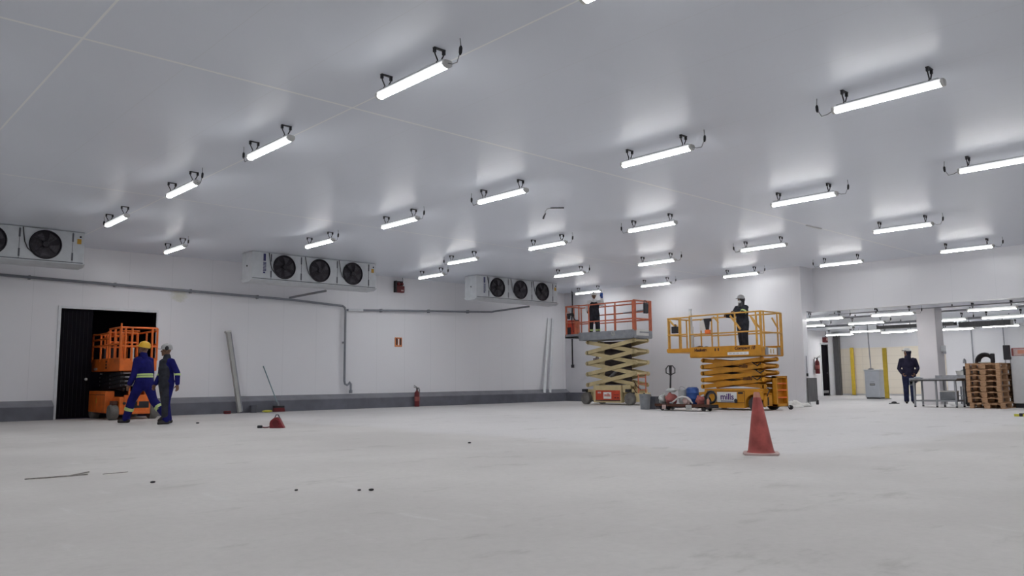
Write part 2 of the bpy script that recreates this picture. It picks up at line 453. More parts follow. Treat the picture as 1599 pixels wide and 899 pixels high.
# raised kerb along the foot of the left wall
def kerb(x0, x1, name, cut=0.0):
    pf = [(YL, 0), (YL - .22, 0), (YL - .22, .34), (YL, .47)]
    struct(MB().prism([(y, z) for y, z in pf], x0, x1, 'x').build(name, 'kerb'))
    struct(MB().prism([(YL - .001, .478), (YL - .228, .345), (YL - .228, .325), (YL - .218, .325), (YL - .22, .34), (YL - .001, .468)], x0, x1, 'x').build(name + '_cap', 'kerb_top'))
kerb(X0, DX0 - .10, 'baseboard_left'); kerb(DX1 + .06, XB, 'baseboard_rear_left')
k = MB(); k.box(XB - .22, XB, 19.3, YL - .22, 0, .34); struct(k.build('baseboard_back', 'kerb'))
# white column in the room behind
c = MB(); c.box(26.5, 27.1, 9.16, 9.72, 0, ZC2); struct(c.build('column', 'column', bevel=.01))
struct(MB().box(37.16, 37.36, 17.22, 17.46, 0, 2.95).build('column_dark', 'guard', bevel=.01))
# ------------------------------------------------------------------ ceiling lights
def make_light(side, glow='tube'):
    t = thing('ceiling_light', '', 'ceiling light')
    n = 10; hw = .052
    pf = [(-.040, .034), (-hw, .018)] + [(hw * math.cos(a), -.004 + .040 * math.sin(a)) for a in [PI + PI * i / n for i in range(n + 1)]] + [(hw, .018), (.040, .034)]
    MB().prism(pf, -.62, .62, 'y').build('diffuser', glow, t)
    MB().box(-.034, .034, -.60, .60, .036, .060).build('housing', 'lampbody', t, bevel=.006)
    for s in (-1, 1):
        e = MB().prism([(x * 1.06, z * 1.06) for x, z in pf], s * .62, s * .655, 'y'); e.build('end_cap', 'offwhite', t)
    H = ZC - 4.22
    for s in (-1, 1):
        h = MB(); y = s * .50
        h.box(-.075, .075, y - .018, y + .018, H - .012, H - .001)
        for q in (-1, 1):
            h.tube([(q * .062, y, H - .012), (q * .056, y, H - .07), (q * .020, y, .075), (q * .036, y, .048)], .008, 6)
            h.box(q * .062 - .014, q * .062 + .014, y - .014, y + .014, H - .055, H - .010)
        h.build('hanger', 'black', t)
    y = side * .655
    pts = [(0, y + side * .20, H), (.004, y + side * .21, H - .10), (.0, y + side * .20, .06), (0, y + side * .15, -.035), (0, y + side * .07, -.03), (0, y, .0)]
    cb = MB().tube(pts, .0055, 6).build('power_cable', 'zinc', t)
    cn = MB().tube([(.003, y + side * .208, .125), (.003, y + side * .207, .105), (.001, y + side * .204, .055), (0, y + side * .20, .03)], [.011, .019, .019, .010], 8)
    cn.build('connector', 'black', cb)
    return t
R1 = ['first', 'second', 'third', 'fourth', 'fifth']
OR = ['nearest', 'second from', 'third from', 'fourth from', 'fifth from']
rows = [  # x, [(y, cable side)]  from the left wall outward
    (5.03, [(17.34, 1), (13.77, -1), (10.48, 1), (7.02, -1), (3.80, -1)]),
    (9.59, [(17.16, -1), (13.79, -1), (10.56, 1), (7.09, -1), (3.69, 1)]),
    (14.08, [(17.16, 1), (13.82, -1), (10.58, 1), (7.04, -1), (3.70, 1)]),
    (18.58, [(17.27, -1), (13.83, -1), (10.44, 1), (6.98, -1)]),
    (23.05, [(20.45, 1), (17.22, -1), (13.80, -1), (10.46, 1), (7.07, -1)])]
P_near, P_far = make_light(-1), make_light(1)
used = {-1: False, 1: False}; proto = {-1: P_near, 1: P_far}
def put_light(loc, side, label, group):
    if not used[side]: o = proto[side]; o.location = loc; used[side] = True; o['label'] = label
    else: o = dup(proto[side], loc, 0, label)
    o['group'] = group
    return o
RN = ['row nearest the dark doorway', 'second row from the dark doorway', 'middle row of the ceiling', 'fourth row from the dark doorway', 'row along the far wall']
CN = ['nearest the fan coolers', 'second from the fan coolers', 'third from the fan coolers', 'fourth from the fan coolers', 'fifth from the fan coolers']
for k, (x, ys) in enumerate(rows):
    for i, (y, sd) in enumerate(ys):
        put_light((x, y, 4.22), sd, 'lit tube light, %s, %s' % (RN[k], CN[i]), 'tube lights hung under the hall ceiling')
put_light((7.25, 20.19, 4.22), -1, 'lone small tube light just left of the middle fan cooler, near the wall', 'tube lights hung under the hall ceiling')
put_light((15.38, 20.33, 4.22), -1, 'lone tube light between the red alarm box and the right fan cooler', 'tube lights hung under the hall ceiling')
# the same rows go on over and behind the photographer
for x, y in ((5.03, 0.3), (9.59, 0.25), (14.08, 0.25), (18.58, 3.6), (23.05, 3.6), (18.58, .2), (.5, 0.3), (.5, 3.7), (.5, 7.1), (.5, 10.5), (.5, 13.9), (.5, 17.3), (5.03, -3.1), (9.59, -3.1), (14.08, -3.2), (-4, 3.7), (-4, 10.5)):
    put_light((x, y, 4.22), 1, 'tube light of the hall ceiling hanging outside the picture', 'tube lights outside the picture')
rear = [(25.32, 12.15, 'lit tube light right of the white wall end, nearest under the header'), (28.5, 14.3, 'lit tube light half hidden by the white wall end, lower of two there'),
        (28.62, 12.2, 'lit tube light of the rear room above the white floor cabinet, upper of two'), (33.9, 14.5, 'lit tube light of the rear room above the white floor cabinet, lower of two'),
        (25.32, 9.97, 'lit tube light right under the header, left of the white column'), (35.6, 13.9, 'low far tube light left of the person in dark hood'),
        (34.9, 12.55, 'far tube light ending behind the white column'), (29.5, 9.85, 'tube light crossing in front of the top of the white column'),
        (25.75, 7.35, 'lit tube light highest over the pallet stack'), (29.5, 8.1, 'second tube light down over the pallet stack'),
        (34.9, 9.7, 'third tube light down over the pallet stack'), (34.9, 8.0, 'far tube light at the right edge above the white machine'),
        (35.6, 11.5, 'far tube light just right of the white column'), (35.6, 16.4, 'farthest tube light, beside the dark corner column')]
P_rear = make_light(-1, 'tube_rear'); P_rear['group'] = 'tube lights in the rear room'
for i, (x, y, lb) in enumerate(rear):
    if i == 0: P_rear.location = (x, y, 2.79); P_rear['label'] = lb
    else: dup(P_rear, (x, y, 2.79), 0, lb)

# ------------------------------------------------------------------ fan coolers
def make_cooler():
    t = thing('fan_cooler', '', 'fan cooler')
    Lx, D, H = 3.95, .62, .74
    c = MB().box(0, Lx, 0, D, 0, H)
    cas = c.build('casing', 'cooler', t, bevel=.012)
    tr = MB().prism([(-.03, 0), (-.03, -.025), (.10, -.085), (D - .1, -.085), (D + .02, -.02), (D + .02, 0)], -.02, Lx + .02, 'x')
    tr.build('drip_tray', 'cooler', t, bevel=.006)
    MB().box(.02, Lx - .02, -.004, .01, .004, .022).build('tray_gap', 'slot', cas)
    for x in (.56, 1.47, 2.62, 3.70):
        s = MB(); s.box(x - .018, x + .018, -.006, .01, .50, .70); s.box(x - .018, x + .018, -.006, .01, .06, .24); s.box(x - .004, x + .004, -.005, .01, .02, .72)
        s.build('panel_clip', 'slot', cas)
    for i, cx in enumerate((.95, 2.05, 3.14)):
        cz = .375; R = .315
        M4 = frame((cx, 0, cz), (1, 0, 0), (0, 0, 1))       # local z -> -y (towards the hall)
        f = MB().lathe([(R + .02, -.005), (R + .02, .03), (R, .045), (R - .012, .02), (R - .012, -.004)], 40, M4=M4).build('fan', 'fan', t, smooth='auto')
        MB().lathe([(R - .01, .0), (R - .01, .004)], 40, M4=M4).build('fan_back', 'fan', f)
        b = MB()
        for q in range(5):
            a = q * 2 * PI / 5 + i * .4
            pts = []
            for rr, w0, w1 in ((.07, -.30, .30), (.18, -.28, .42), (.285, -.20, .52)):
                pts.append((rr * math.cos(a + w0), rr * math.sin(a + w0), .012)); pts.append((rr * math.cos(a + w1), rr * math.sin(a + w1), .034))
            vs = [M4 @ Vector(p) for p in pts]; vs += [v + Vector((0, .004, 0)) for v in vs]
            b.add(vs, [(0, 1, 3, 2), (2, 3, 5, 4), (6, 8, 9, 7), (8, 10, 11, 9), (0, 6, 7, 1), (4, 5, 11, 10), (0, 2, 8, 6), (2, 4, 10, 8), (1, 7, 9, 3), (3, 9, 11, 5)])
        b.build('fan_blades', 'blade', f)
        MB().lathe([(.075, .0), (.075, .045), (.06, .06), (.0, .06)], 20, M4=M4).build('fan_hub', 'fan', f, smooth='auto')
        gd = MB()
        for r in (.10, .155, .21, .265, .31): gd.tube([M4 @ Vector((r * math.cos(2 * PI * j / 28), r * math.sin(2 * PI * j / 28), .064)) for j in range(28)], .0028, 4, closed=True)
        for q in range(4):
            a = q * PI / 2 + PI / 4; gd.cyl(M4 @ Vector((.06 * math.cos(a), .06 * math.sin(a), .064)), M4 @ Vector((.325 * math.cos(a), .325 * math.sin(a), .03)), .005, 5)
        gd.build('fan_guard', 'fan', f)
        MB().tube([(cx - .46, -.005, .73), (cx - .45, -.03, .60), (cx - .42, -.035, .40), (cx - .36, -.03, .26), (cx - .26, -.02, .17)], .011, 6).build('fan_cable', 'black', t)
    lg = MB(); lg.box(.33, .40, -.004, .006, .50, .70)
    for i in range(7): lg.box(.325 + (i % 2) * .006, .415, -.004, .006, .22 + i * .038, .244 + i * .038)
    lg.box(.33, .39, -.004, .006, .16, .205)
    lg.build('logo', 'navy', cas)
    MB().box(3.79, 3.88, -.004, .006, .46, .58).build('warning_label', 'label', cas)
    MB().ball((3.86, -.004, .63), .022).build('cap', 'black', cas)
    MB().ball((-.004, D * .45, .36), .022).build('cap', 'black', cas)
    for x in (.3, 2.0, 3.65): 
        for y in (.08, D - .08): MB().box(x - .02, x + .02, y - .02, y + .02, H, ZC - 3.68).build('hanger', 'zinc', t)
    return t
cl = make_cooler(); cl['group'] = 'ceiling fan coolers along the left wall'
cl.location = (9.37, 20.4, 3.68); cl['label'] = 'white fan cooler in the middle, all three fans in view, under the ceiling'
dup(cl, (1.29, 20.4, 3.68), 0, 'white fan cooler cut by the left edge, above the dark doorway')
dup(cl, (17.33, 20.4, 3.68), 0, 'white fan cooler nearest the corner, left of the platform worker in white helmet')

# ------------------------------------------------------------------ pipes and fittings on the left wall
def elbow(pts, r=.04, n=10): return MB().tube(pts, r, n)
t = thing('drain_pipe', 'grey sloping drain pipe running from the left edge to the downpipe', 'pipe', (0, 0, 0))
YP = YL - .12
elbow([(1.0, YP, 3.60), (11.75, YP, 3.40), (13.50, YP, 3.31), (13.58, YP, 3.26), (13.60, YP, 3.16), (13.60, YP, .90), (13.62, YP, .80), (13.70, YP, .76), (13.76, YP, .80), (13.78, YP - .02, .86), (13.82, YP - .03, .80), (13.82, YP - .03, .52)], .036).build('pipe_run', 'pipe', t, smooth=True)
elbow([(11.65, YP, 3.40), (11.62, YP - .02, 3.46), (11.95, 20.95, 3.555)], .034).build('branch_pipe', 'zinc', t, smooth=True)
MB().tube([(13.82, YP - .03, .60), (13.82, YP - .03, .50)], .055, 12).build('pipe_outlet', 'pipe', t)
for x, z in ((2.6, 3.57), (4.6, 3.533), (6.6, 3.496), (8.6, 3.459), (10.6, 3.42)):
    MB().box(x - .02, x + .02, YP - .01, YL - .002, z - .055, z + .055).build('pipe_clip', 'zinc', t)
MB().box(13.56, 13.64, YP, YL - .002, 2.1, 2.16).build('pipe_clip', 'zinc', t)
t = thing('drain_pipe', 'grey sloping drain pipe from the downpipe to under the right fan cooler', 'pipe', (0, 0, 0))
elbow([(13.66, YP, 3.19), (17.0, YP, 3.32), (19.95, YP, 3.44), (20.02, YP - .03, 3.46), (20.35, 20.95, 3.555)], .034).build('pipe_run', 'pipe', t, smooth=True)
MB().tube([(13.70, YP, 3.192), (14.25, YP, 3.213)], .046, 10).build('pipe_sleeve', 'white', t)
for x, z in ((15.0, 3.242), (17.0, 3.32), (18.8, 3.393)): MB().box(x - .02, x + .02, YP - .01, YL - .002, z - .055, z + .055).build('pipe_clip', 'zinc', t)
t = thing('ceiling_pipe', 'thin dark vertical pipe in the corner left of the tan lift', 'pipe', (23.98, 22.15, 0))
MB().tube([(0, 0, ZC), (0, 0, 3.9), (.0, .02, 3.6), (0, .05, 3.3), (0, .05, 1.42)], .028, 8).build('pipe_run', 'black', t, smooth=True)
MB().tube([(0, .05, 1.46), (0, .05, 1.34)], .065, 12).build('end_fitting', 'black', t)
# alarm box, extinguisher sign, extinguisher
t = thing('alarm_box', 'dark red alarm box on the wall between two fan coolers', 'alarm', (15.74, YL - .09, 3.90))
MB().box(-.15, .17, -.06, .09, 0, .23).build('box', 'darkred', t, bevel=.015)
a = MB(); a.box(-.19, -.14, -.05, .09, .0, .40); a.box(-.19, .17, .03, .09, .25, .40); a.build('bracket', 'black', t, bevel=.006)
MB().ball((-.05, -.01, .30), .07, .06, .06).build('strobe', 'darkred', t, smooth=True); MB().ball((.09, -.01, .30), .06, .055, .055).build('strobe', 'darkred', t, smooth=True)
MB().box(.02, .12, -.066, -.05, .05, .09).build('nameplate', 'pinkcloth', t)
MB().tube([(.16, .05, .38), (.17, .05, .46), (.165, .06, ZC - 3.90)], .012, 6).build('cable', 'zinc', t)
t = thing('safety_sign', 'small orange sign with two dark bars above the fire extinguisher', 'sign', (15.76, YL - .02, 2.20))
MB().box(-.15, .15, 0, .02, -.16, .16).build('sign_face', 'orangesign', t, bevel=.01)
for x in (-.078, .078): MB().tube([(x, -.004, -.10), (x, -.004, -.06), (x, -.004, .09), (x, -.004, .13)], [(.022, .006), (.036, .006), (.036, .006), (.02, .006)], 10, flat=(1, 1, (1, 0, 0))).build('bar_symbol', 'darkprint', t)
MB().box(-.02, .02, -.006, .0, -.11, .11).build('bar_symbol', 'paper', t, label='pale middle bar')
def make_extinguisher():
    t = thing('fire_extinguisher', '', 'fire extinguisher')
    MB().lathe([(.0, 0), (.072, 0), (.078, .02), (.078, .38), (.070, .43), (.045, .465), (.028, .48), (.028, .51), (0, .51)], 20).build('cylinder', 'darkred', t, smooth='auto')
    v = MB(); v.cyl((0, 0, .50), (0, 0, .56), .024, 10); v.bar((-.02, 0, .55), (.12, 0, .60), .022, .014); v.bar((-.02, 0, .57), (.11, 0, .645), .022, .012)
    v.build('valve', 'black', t)
    MB().tube([(-.02, 0, .54), (-.07, -.01, .57), (-.105, -.02, .50), (-.095, -.02, .30), (-.09, -.02, .14)], .013, 6).build('hose', 'black', t, smooth=True)
    MB().lathe([(.0795, .17), (.0795, .30)], 20).build('label_band', 'redcloth', t)
    return t
e = make_extinguisher(); e.location = (16.30, YL - .36, 0); e.rotation_euler = (0, 0, PI); e.scale = (1.12,) * 3
e['label'] = 'red fire extinguisher standing on the floor at the long white wall'; e['group'] = 'fire extinguishers'
e2 = dup(e, (35.22, YR - .15, 1.02), -1.2, 'red fire extinguisher hung beside the dark door of the rear room', (1.28,) * 3)
MB().box(-.04, .04, .06, .085, .38, .46).build('wall_bracket', 'black', e2)
# plank, broom and odds and ends at the kerb
t = thing('leaning_plank', 'tall narrow grey plank leaning on the wall right of the dark doorway', 'plank', (0, 0, 0))
a, b = Vector((9.99, 22.28, .03)), Vector((9.70, 22.58, 2.36))
MB().bar(a, b, .12, .09, (1, 0, 0)).build('board', 'plank', t, bevel=.006)
MB().bar(a + Vector((.075, -.01, .02)), b + Vector((.075, -.01, 0)), .05, .03, (1, 0, 0)).build('dark_edge', 'zinc', t)
MB().bar(b + (a - b).normalized() * .03, b + (b - a).normalized() * .012, .14, .16, (1, 0, 0)).build('end_cap', 'offwhite', t)
t = thing('broom', 'push broom with thin teal handle leaning on the wall', 'broom', (0, 0, 0))
MB().tube([(11.19, 22.28, .19), (11.12, 22.31, .36), (10.86, 22.66, 1.36)], .018, 8).build('handle', 'teal', t, smooth=True)
MB().tube([(11.185, 22.28, .16), (11.15, 22.29, .30)], .034, 10).build('socket', 'greybin', t)
MB().box(11.03, 11.36, 22.22, 22.34, .12, .18).build('head', 'black', t, bevel=.01)
b_ = MB()
for i in range(14): b_.bar((11.045 + i * .0235, 22.28, .12), (11.04 + i * .0255, 22.28, .005), .10, .02, (1, 0, 0))
b_.build('bristles', 'darkred', t)
t = thing('drill_case', 'small dark red case lying left of the leaning plank', 'case', (9.55, 22.10, 0))
MB().box(-.09, .09, -.06, .06, 0, .09).build('shell', 'darkred', t, bevel=.02); MB().tube([(-.04, -.06, .05), (-.04, -.09, .05), (.04, -.09, .05), (.04, -.06, .05)], .01).build('handle', 'black', t)
MB().box(.09, .26, -.012, .012, .0, .02).build('nozzle', 'plank', t)
tag(MB().lathe([(0, 0), (.09, 0), (.10, .02), (.11, .20), (.115, .21), (.10, .21), (.095, .04), (0, .04)], 18, (10.44, 22.34, 0)).build('pail', 'darkbin', smooth='auto'), 'small dark pail between the leaning plank and the yellow lump', 'pail')
tag(MB().ball((10.80, 22.20, .035), .17, .09, .035, M4=Matrix.Rotation(.1, 4, 'Z')).build('yellow_bag', 'lemon', smooth=True), 'flat lemon yellow bag lying at the kerb left of the broom', 'bag')
# red cable reel
t = thing('cable_reel', 'small red cable reel with dark plug lying on the open floor', 'cable reel', (7.33, 14.65, 0), -.75); t.scale = (.85, .85, .95)
MB().prism([(-.15, 0), (.19, 0), (.17, .03), (.07, .20), (.02, .22), (-.05, .21), (-.13, .15), (-.15, .10)], -.07, .07, 'y').build('housing', 'red', t, bevel=.015)
MB().tube([(-.05, 0, .20), (-.02, 0, .265), (.03, 0, .265), (.07, 0, .19)], .014, 8).build('handle', 'darkbin', t, smooth=True)
for s in (-1, 1): MB().cyl((.0, s * .07, .10), (.0, s * .095, .10), .075, 18).build('drum', 'darkred', t)
c = MB().tube([(-.14, 0, .03), (-.22, .02, .012), (-.28, -.01, .012), (-.34, .0, .02)], .011, 6).build('cord', 'darkred', t, smooth=True)
MB().box(-.44, -.33, -.03, .03, .0, .055).build('plug', 'black', c, bevel=.012)
# leaning white wall trims in the corner
for i, (x0, x1, lb) in enumerate(((22.60, 23.12, 'left of two white trim strips leaning in the corner'), (22.92, 23.36, 'right of two white trim strips leaning in the corner'))):
    tag(MB().bar((x0, YL - .235, .36), (x1, YL - .03, 3.34), .025, .13, (1, 0, 0)).build('wall_trim_strip', 'white', bevel=.004), lb, 'trim strip', 'white trim strips leaning in the corner')
# cable hanging from the ceiling
t = thing('loose_ceiling_cable', 'loose black cable hanging under the ceiling, not yet wired to a lamp', 'cable', (11.75, 11.25, ZC))
MB().tube([(-.10, .08, -.008), (.10, -.12, -.010)], .014, 6).build('cable_clip', 'black', t)
MB().tube([(-.06, .04, -.006), (-.12, .16, -.02), (-.12, .22, -.07), (-.10, .22, -.12)], .006, 6).build('wire', 'zinc', t, smooth=True)
MB().tube([(-.105, .22, -.10), (-.14, .24, -.18), (-.15, .245, -.22)], [.010, .017, .017], 8).build('connector', 'black', t)
tag(MB().tube([(17.6, 8.76, ZC - .004), (17.95, 8.75, ZC - .018), (18.3, 8.74, ZC - .006)], .02, 6).build('ceiling_seam_strip', 'paper', smooth=True), 'short white strip stuck on the ceiling seam at right', 'sealant strip')  # short white strip along the ceiling seam
# ------------------------------------------------------------------ scissor lifts   (local x to the right along the side we see, y away from us, z up)
def wheel(t, x, y, z, r, w, tyre='rubber', rim='zinc'):
    M4 = frame((x, y, z), (1, 0, 0), (0, 0, 1))      # lathe axis along -y
    o = MB().lathe([(r * .62, -w / 2), (r * .92, -w / 2), (r, -w * .32), (r, w * .32), (r * .92, w / 2), (r * .62, w / 2)], 28, M4=M4)
    for q in range(20):
        a = q * 2 * PI / 20
        for s in (-1, 1):
            c = Vector((r * math.cos(a + s * .05), r * math.sin(a + s * .05), s * w * .2)); d = Vector((-math.sin(a), math.cos(a), 0))
            o.bar(M4 @ (c - Vector((0, 0, w * .17))), M4 @ (c + Vector((0, 0, w * .17))), r * .13, r * .07, M4.to_3x3() @ Vector((math.cos(a), math.sin(a), 0)))
    wo = o.build('wheel', tyre, t)
    h = MB().lathe([(0, w * .36), (r * .22, w * .40), (r * .26, w * .5), (r * .5, w * .42), (r * .62, w * .46), (r * .62, -w * .46), (r * .5, -w * .42), (r * .26, -w * .5), (0, -w * .4)], 20, M4=M4)
    h.build('rim', rim, wo)
    b = MB()
    for q in range(5):
        a = q * 2 * PI / 5; b.cyl(M4 @ Vector((r * .38 * math.cos(a), r * .38 * math.sin(a), w * .40)), M4 @ Vector((r * .38 * math.cos(a), r * .38 * math.sin(a), w * .48)), r * .06, 6)
    b.build('wheel_nuts', 'black', wo)
    return wo
def scissor(t, x0, x1, z0, z1, n, y0, y1, ah, aw, m, pin='zinc'):
    h = (z1 - z0) / n
    for i in range(n):
        a = z0 + i * h; e = ah * .0
        for yy, s in ((y0, 1), (y1, -1)):
            for k, (p, q) in enumerate((((x0, a), (x1, a + h)), ((x0, a + h), (x1, a)))):
                yk = yy + s * (aw * (.5 + 1.15 * k))
                mb = MB().bar((p[0], yk, p[1]), (q[0], yk, q[1]), aw, ah)
                for c in (p, q): mb.cyl((c[0], yk - aw / 2, c[1]), (c[0], yk + aw / 2, c[1]), ah * .56, 14)
                mb.build('scissor_arm', m, t, bevel=.005)
        MB().cyl(((x0 + x1) / 2, y0 - .01, a + h / 2), ((x0 + x1) / 2, y1 + .01, a + h / 2), ah * .30, 12).build('pivot_tube', pin, t)
        for x in (x0, x1): MB().cyl((x, y0 - .008, a + h), (x, y1 + .008, a + h), ah * .28, 12).build('cross_tube', pin, t)
    ym = (y0 + y1) / 2 + .06; hw = (x1 - x0) * .27; cc = MB(); nz = n * 2        # folded dark panel added for the shade between the arms
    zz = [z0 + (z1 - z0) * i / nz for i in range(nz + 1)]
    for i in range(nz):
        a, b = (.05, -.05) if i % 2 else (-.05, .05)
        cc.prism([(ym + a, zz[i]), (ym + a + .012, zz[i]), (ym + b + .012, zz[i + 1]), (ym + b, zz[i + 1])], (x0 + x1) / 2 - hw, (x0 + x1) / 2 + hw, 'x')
    cc.build('shade_panel', 'arm_shade', t)
    MB().tube([(x0 + (x1 - x0) * .28, (y0 + y1) / 2, z0 + h * .4), (x0 + (x1 - x0) * .55, (y0 + y1) / 2, z0 + h * 1.5)], [.055, .055], 12).build('lift_cylinder', 'zinc', t)
def rail_run(t, pts, zb, zts, posts, r, m, name='guardrail', square=True):
    """a run of guard rail: pts in plan; zts heights of the horizontal tubes; posts = parameter list along the run"""
    mb = MB(); P = [Vector((x, y, 0)) for x, y in pts]
    for z in zts:
        mb.tube([p + Vector((0, 0, z)) for p in P], r, 8)
    Ls = [(P[i + 1] - P[i]).length for i in range(len(P) - 1)]; T = sum(Ls)
    for s in posts:
        d = s * T; i = 0
        while i < len(Ls) - 1 and d > Ls[i]: d -= Ls[i]; i += 1
        c = P[i].lerp(P[i + 1], min(1, d / Ls[i]))
        mb.tube([c + Vector((0, 0, zb)), c + Vector((0, 0, zts[0]))], r * 1.08, 8)
    return mb.build(name, m, t, smooth='auto')
def side_M(x, z, y=-.004): return frame((x, y, z), (1, 0, 0), (0, 0, 1))

# --- amber lift
def amber_lift():
    t = thing('scissor_lift', 'amber yellow scissor lift with white placard, platform half raised', 'scissor lift', (19.42, 12.1, 0), -PI / 2, 'scissor lifts')
    w = 1.12; xl, xr = -1.06, .97
    # skirts with wheel arches
    def skirt():
        wl, wr, r = -.86, .70, .25
        p = [(xl, .20)] + [(wl - r, .20)] if False else [(xl, .16)]
        p = [(xl, .30), (wl - .20, .30)] + [(wl + r * math.cos(a), .18 + r * math.sin(a)) for a in [math.radians(150 - i * 15) for i in range(11)]] + [(wl + .26, .06)]
        p += [(wr - .26, .06)] + [(wr + r * math.cos(a), .18 + r * math.sin(a)) for a in [math.radians(180 - i * 15) for i in range(11)]] + [(xr, .30), (xr, .50), (.78, .56), (-.80, .58), (-.84, .50), (xl, .48)]
        return p
    ch = MB(); ch.prism(skirt(), 0, .07, 'y'); ch.prism(skirt(), w - .07, w, 'y')
    body = ch.build('chassis', 'yellow', t, bevel=.006)
    c = MB(); c.box(-.58, .42, .07, w - .07, .07, .53); c.box(xl, xr, .30, w - .30, .16, .46); c.box(-.95, .9, .18, .94, .46, .58)
    c.build('chassis_frame', 'yellow', t, bevel=.01)
    s = MB()
    for z in (.205, .52): s.box(-.74, .43, -.004, .01, z - .006, z + .006)
    for x in (-.74, .43): s.box(x - .006, x + .006, -.004, .01, .06, .52)
    s.build('door_gap', 'darkprint', body)
    for x in (-.60, .31): MB().box(x - .075, x + .075, -.012, .01, .445, .495).build('door_handle', 'black', body, bevel=.006)
    pl = MB().box(-.42, .20, -.014, -.001, .215, .495).build('placard', 'paper', t, bevel=.004)
    text('mills', .235, 'violet', pl, side_M(-.10, .36, -.016), 'placard_lettering', bold=.004)
    MB().box(-.30, .10, -.0165, -.013, .235, .255).build('placard_line', 'navy', pl)
    MB().ball((.165, -.02, .255), .05, .02, .06).build('latch', 'black', body)
    for x in (-.86, .70):
        for y in (.10, w - .10): wheel(t, x, y, .185, .185, .15)
    # end: ladder box with steps, hydraulics
    e = MB(); e.box(xr, xr + .14, .50, .56, .10, .92); e.box(xr, xr + .14, 1.04, 1.10, .10, .92); e.box(xr, xr + .14, .50, 1.10, .86, .92); e.box(xr, xr + .14, .50, 1.10, .10, .17)
    e.box(xr, xr + .03, .50, 1.10, .10, .92)
    lad = e.build('ladder', 'yellow', t, bevel=.006)
    for z in (.32, .52, .70): MB().box(xr + .0, xr + .14, .56, 1.04, z, z + .035).build('ladder_step', 'orange', lad, bevel=.004)
    MB().box(xr - .02, xr + .06, .06, .40, .12, .40).build('control_valve_box', 'yellow', t, bevel=.012)
    MB().box(xr + .058, xr + .07, .14, .20, .14, .36).build('valve_slot', 'black', t)
    MB().tube([(xr + .06, .12, .38), (xr + .10, .14, .50), (xr + .04, .30, .56), (xr - .04, .34, .60)], .014, 6).build('hose', 'black', t, smooth=True)
    MB().lathe([(.0, -.03), (.06, -.03), (.065, 0), (.06, .03), (0, .03)], 16, (xr + .17, 1.16, .065), M4=Matrix.Rotation(PI / 2, 4, 'X')).build('caster_wheel', 'black', t)
    MB().bar((xr + .06, 1.08, .12), (xr + .17, 1.13, .07), .03, .03).build('caster_fork', 'zinc', t)
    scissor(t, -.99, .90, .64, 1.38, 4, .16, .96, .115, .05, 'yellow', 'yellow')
    for z, x in ((1.20, .34), (.86, .46)): text('mills', .15, 'darkprint', t, side_M(x, z, .148), 'arm_lettering', bold=.002)
    for k, (x, z) in enumerate(((.62, 1.30), (.70, 1.10), (.60, .92))): MB().tube([(x, .14, z), (x + .16, .12, z - .10), (x + .26, .16, z - .02)], .016, 6).build('hose', 'black', t, smooth=True)
    # platform
    dl, dr_, dz = -1.27, .98, 1.46
    d = MB(); d.box(dl, dr_, 0, 1.18, dz, dz + .12); dk = d.build('platform_deck', 'yellow', t, bevel=.012)
    tb = MB(); tb.box(dl, dr_, -.012, .012, dz + .02, 1.76); tb.box(dl, dr_, 1.168, 1.192, dz + .02, 1.76); tb.box(dr_ - .012, dr_ + .012, 0, 1.18, dz + .02, 1.70)
    tb.build('toe_board', 'yellow', t, bevel=.004)
    text('Haulotte', .115, 'darkprint', t, side_M(-.90, 1.67, -.014), 'deck_lettering', bold=.006)
    for x in (-.42, -.32): MB().box(x - .02, x + .02, -.016, -.01, 1.63, 1.71).build('deck_mark', 'darkprint', t)
    text('Compact 10', .125, 'darkprint', t, side_M(.50, 1.685, -.014), 'deck_lettering', shear=.25, bold=.004)
    st = MB().box(-.03, .62, -.018, -.011, 1.505, 1.585).build('white_strip', 'paper', t)
    for i in range(5): MB().box(.02 + i * .115, .10 + i * .115, -.020, -.017, 1.53, 1.56).build('strip_mark', 'lampbody', st)
    pe = MB(); pe.box(dr_ + .010, dr_ + .02, .35, .80, 1.50, 1.68); eb = pe.build('end_plate', 'paper', t, bevel=.004)
    for y in (.26, .92): MB().box(dr_ + .012, dr_ + .03, y - .07, y + .07, 1.49, 1.70).build('end_post_foot', 'zinc', t)
    for y in (.48, .62): MB().box(dr_ + .018, dr_ + .024, y - .02, y + .02, 1.53, 1.65).build('end_mark', 'label', eb)
    ex = MB(); ex.prism([(-2.12, 1.66), (-2.08, 1.62), (dl + .02, 1.62), (dl + .02, 1.745), (-2.12, 1.745)], .05, 1.13, 'y'); ex.build('extension_deck', 'yellow', t, bevel=.008)
    R = .021
    rail_run(t, [(dl, .02), (dr_, .02)], 1.70, [2.66, 2.13], [.0, .42, .66, .945, 1.0], R, 'yellow_rail')
    rail_run(t, [(dl, 1.16), (dr_, 1.16)], 1.70, [2.66, 2.13], [.0, .42, .66, .945, 1.0], R, 'yellow_rail')
    rail_run(t, [(dr_, .02), (dr_ + .03, .10), (dr_ + .03, 1.08), (dr_, 1.16)], 1.66, [2.66, 2.10], [.03, .12, .88, .97], R, 'yellow_rail', 'entry_gate')
    rail_run(t, [(dl, .07), (-2.07, .07), (-2.07, 1.11), (dl, 1.11)], 1.72, [2.64, 2.15], [.13, .31, .335, .52, .665, .87], R, 'yellow_rail', 'extension_rail')
    br = MB()
    for y in (.02, 1.16):
        br.bar((.07, y, 2.60), (.38, y, 2.20), .022, .05); br.bar((-.46, y, 2.60), (-.30, y, 2.42), .02, .04); br.bar((.70, y, 2.55), (.88, y, 2.22), .02, .045)
    br.build('rail_brace', 'yellow_rail', t)
    cb = MB().box(-1.96, -1.78, .085, .20, 2.20, 2.40); cbo = cb.build('control_box', 'black', t, bevel=.012)
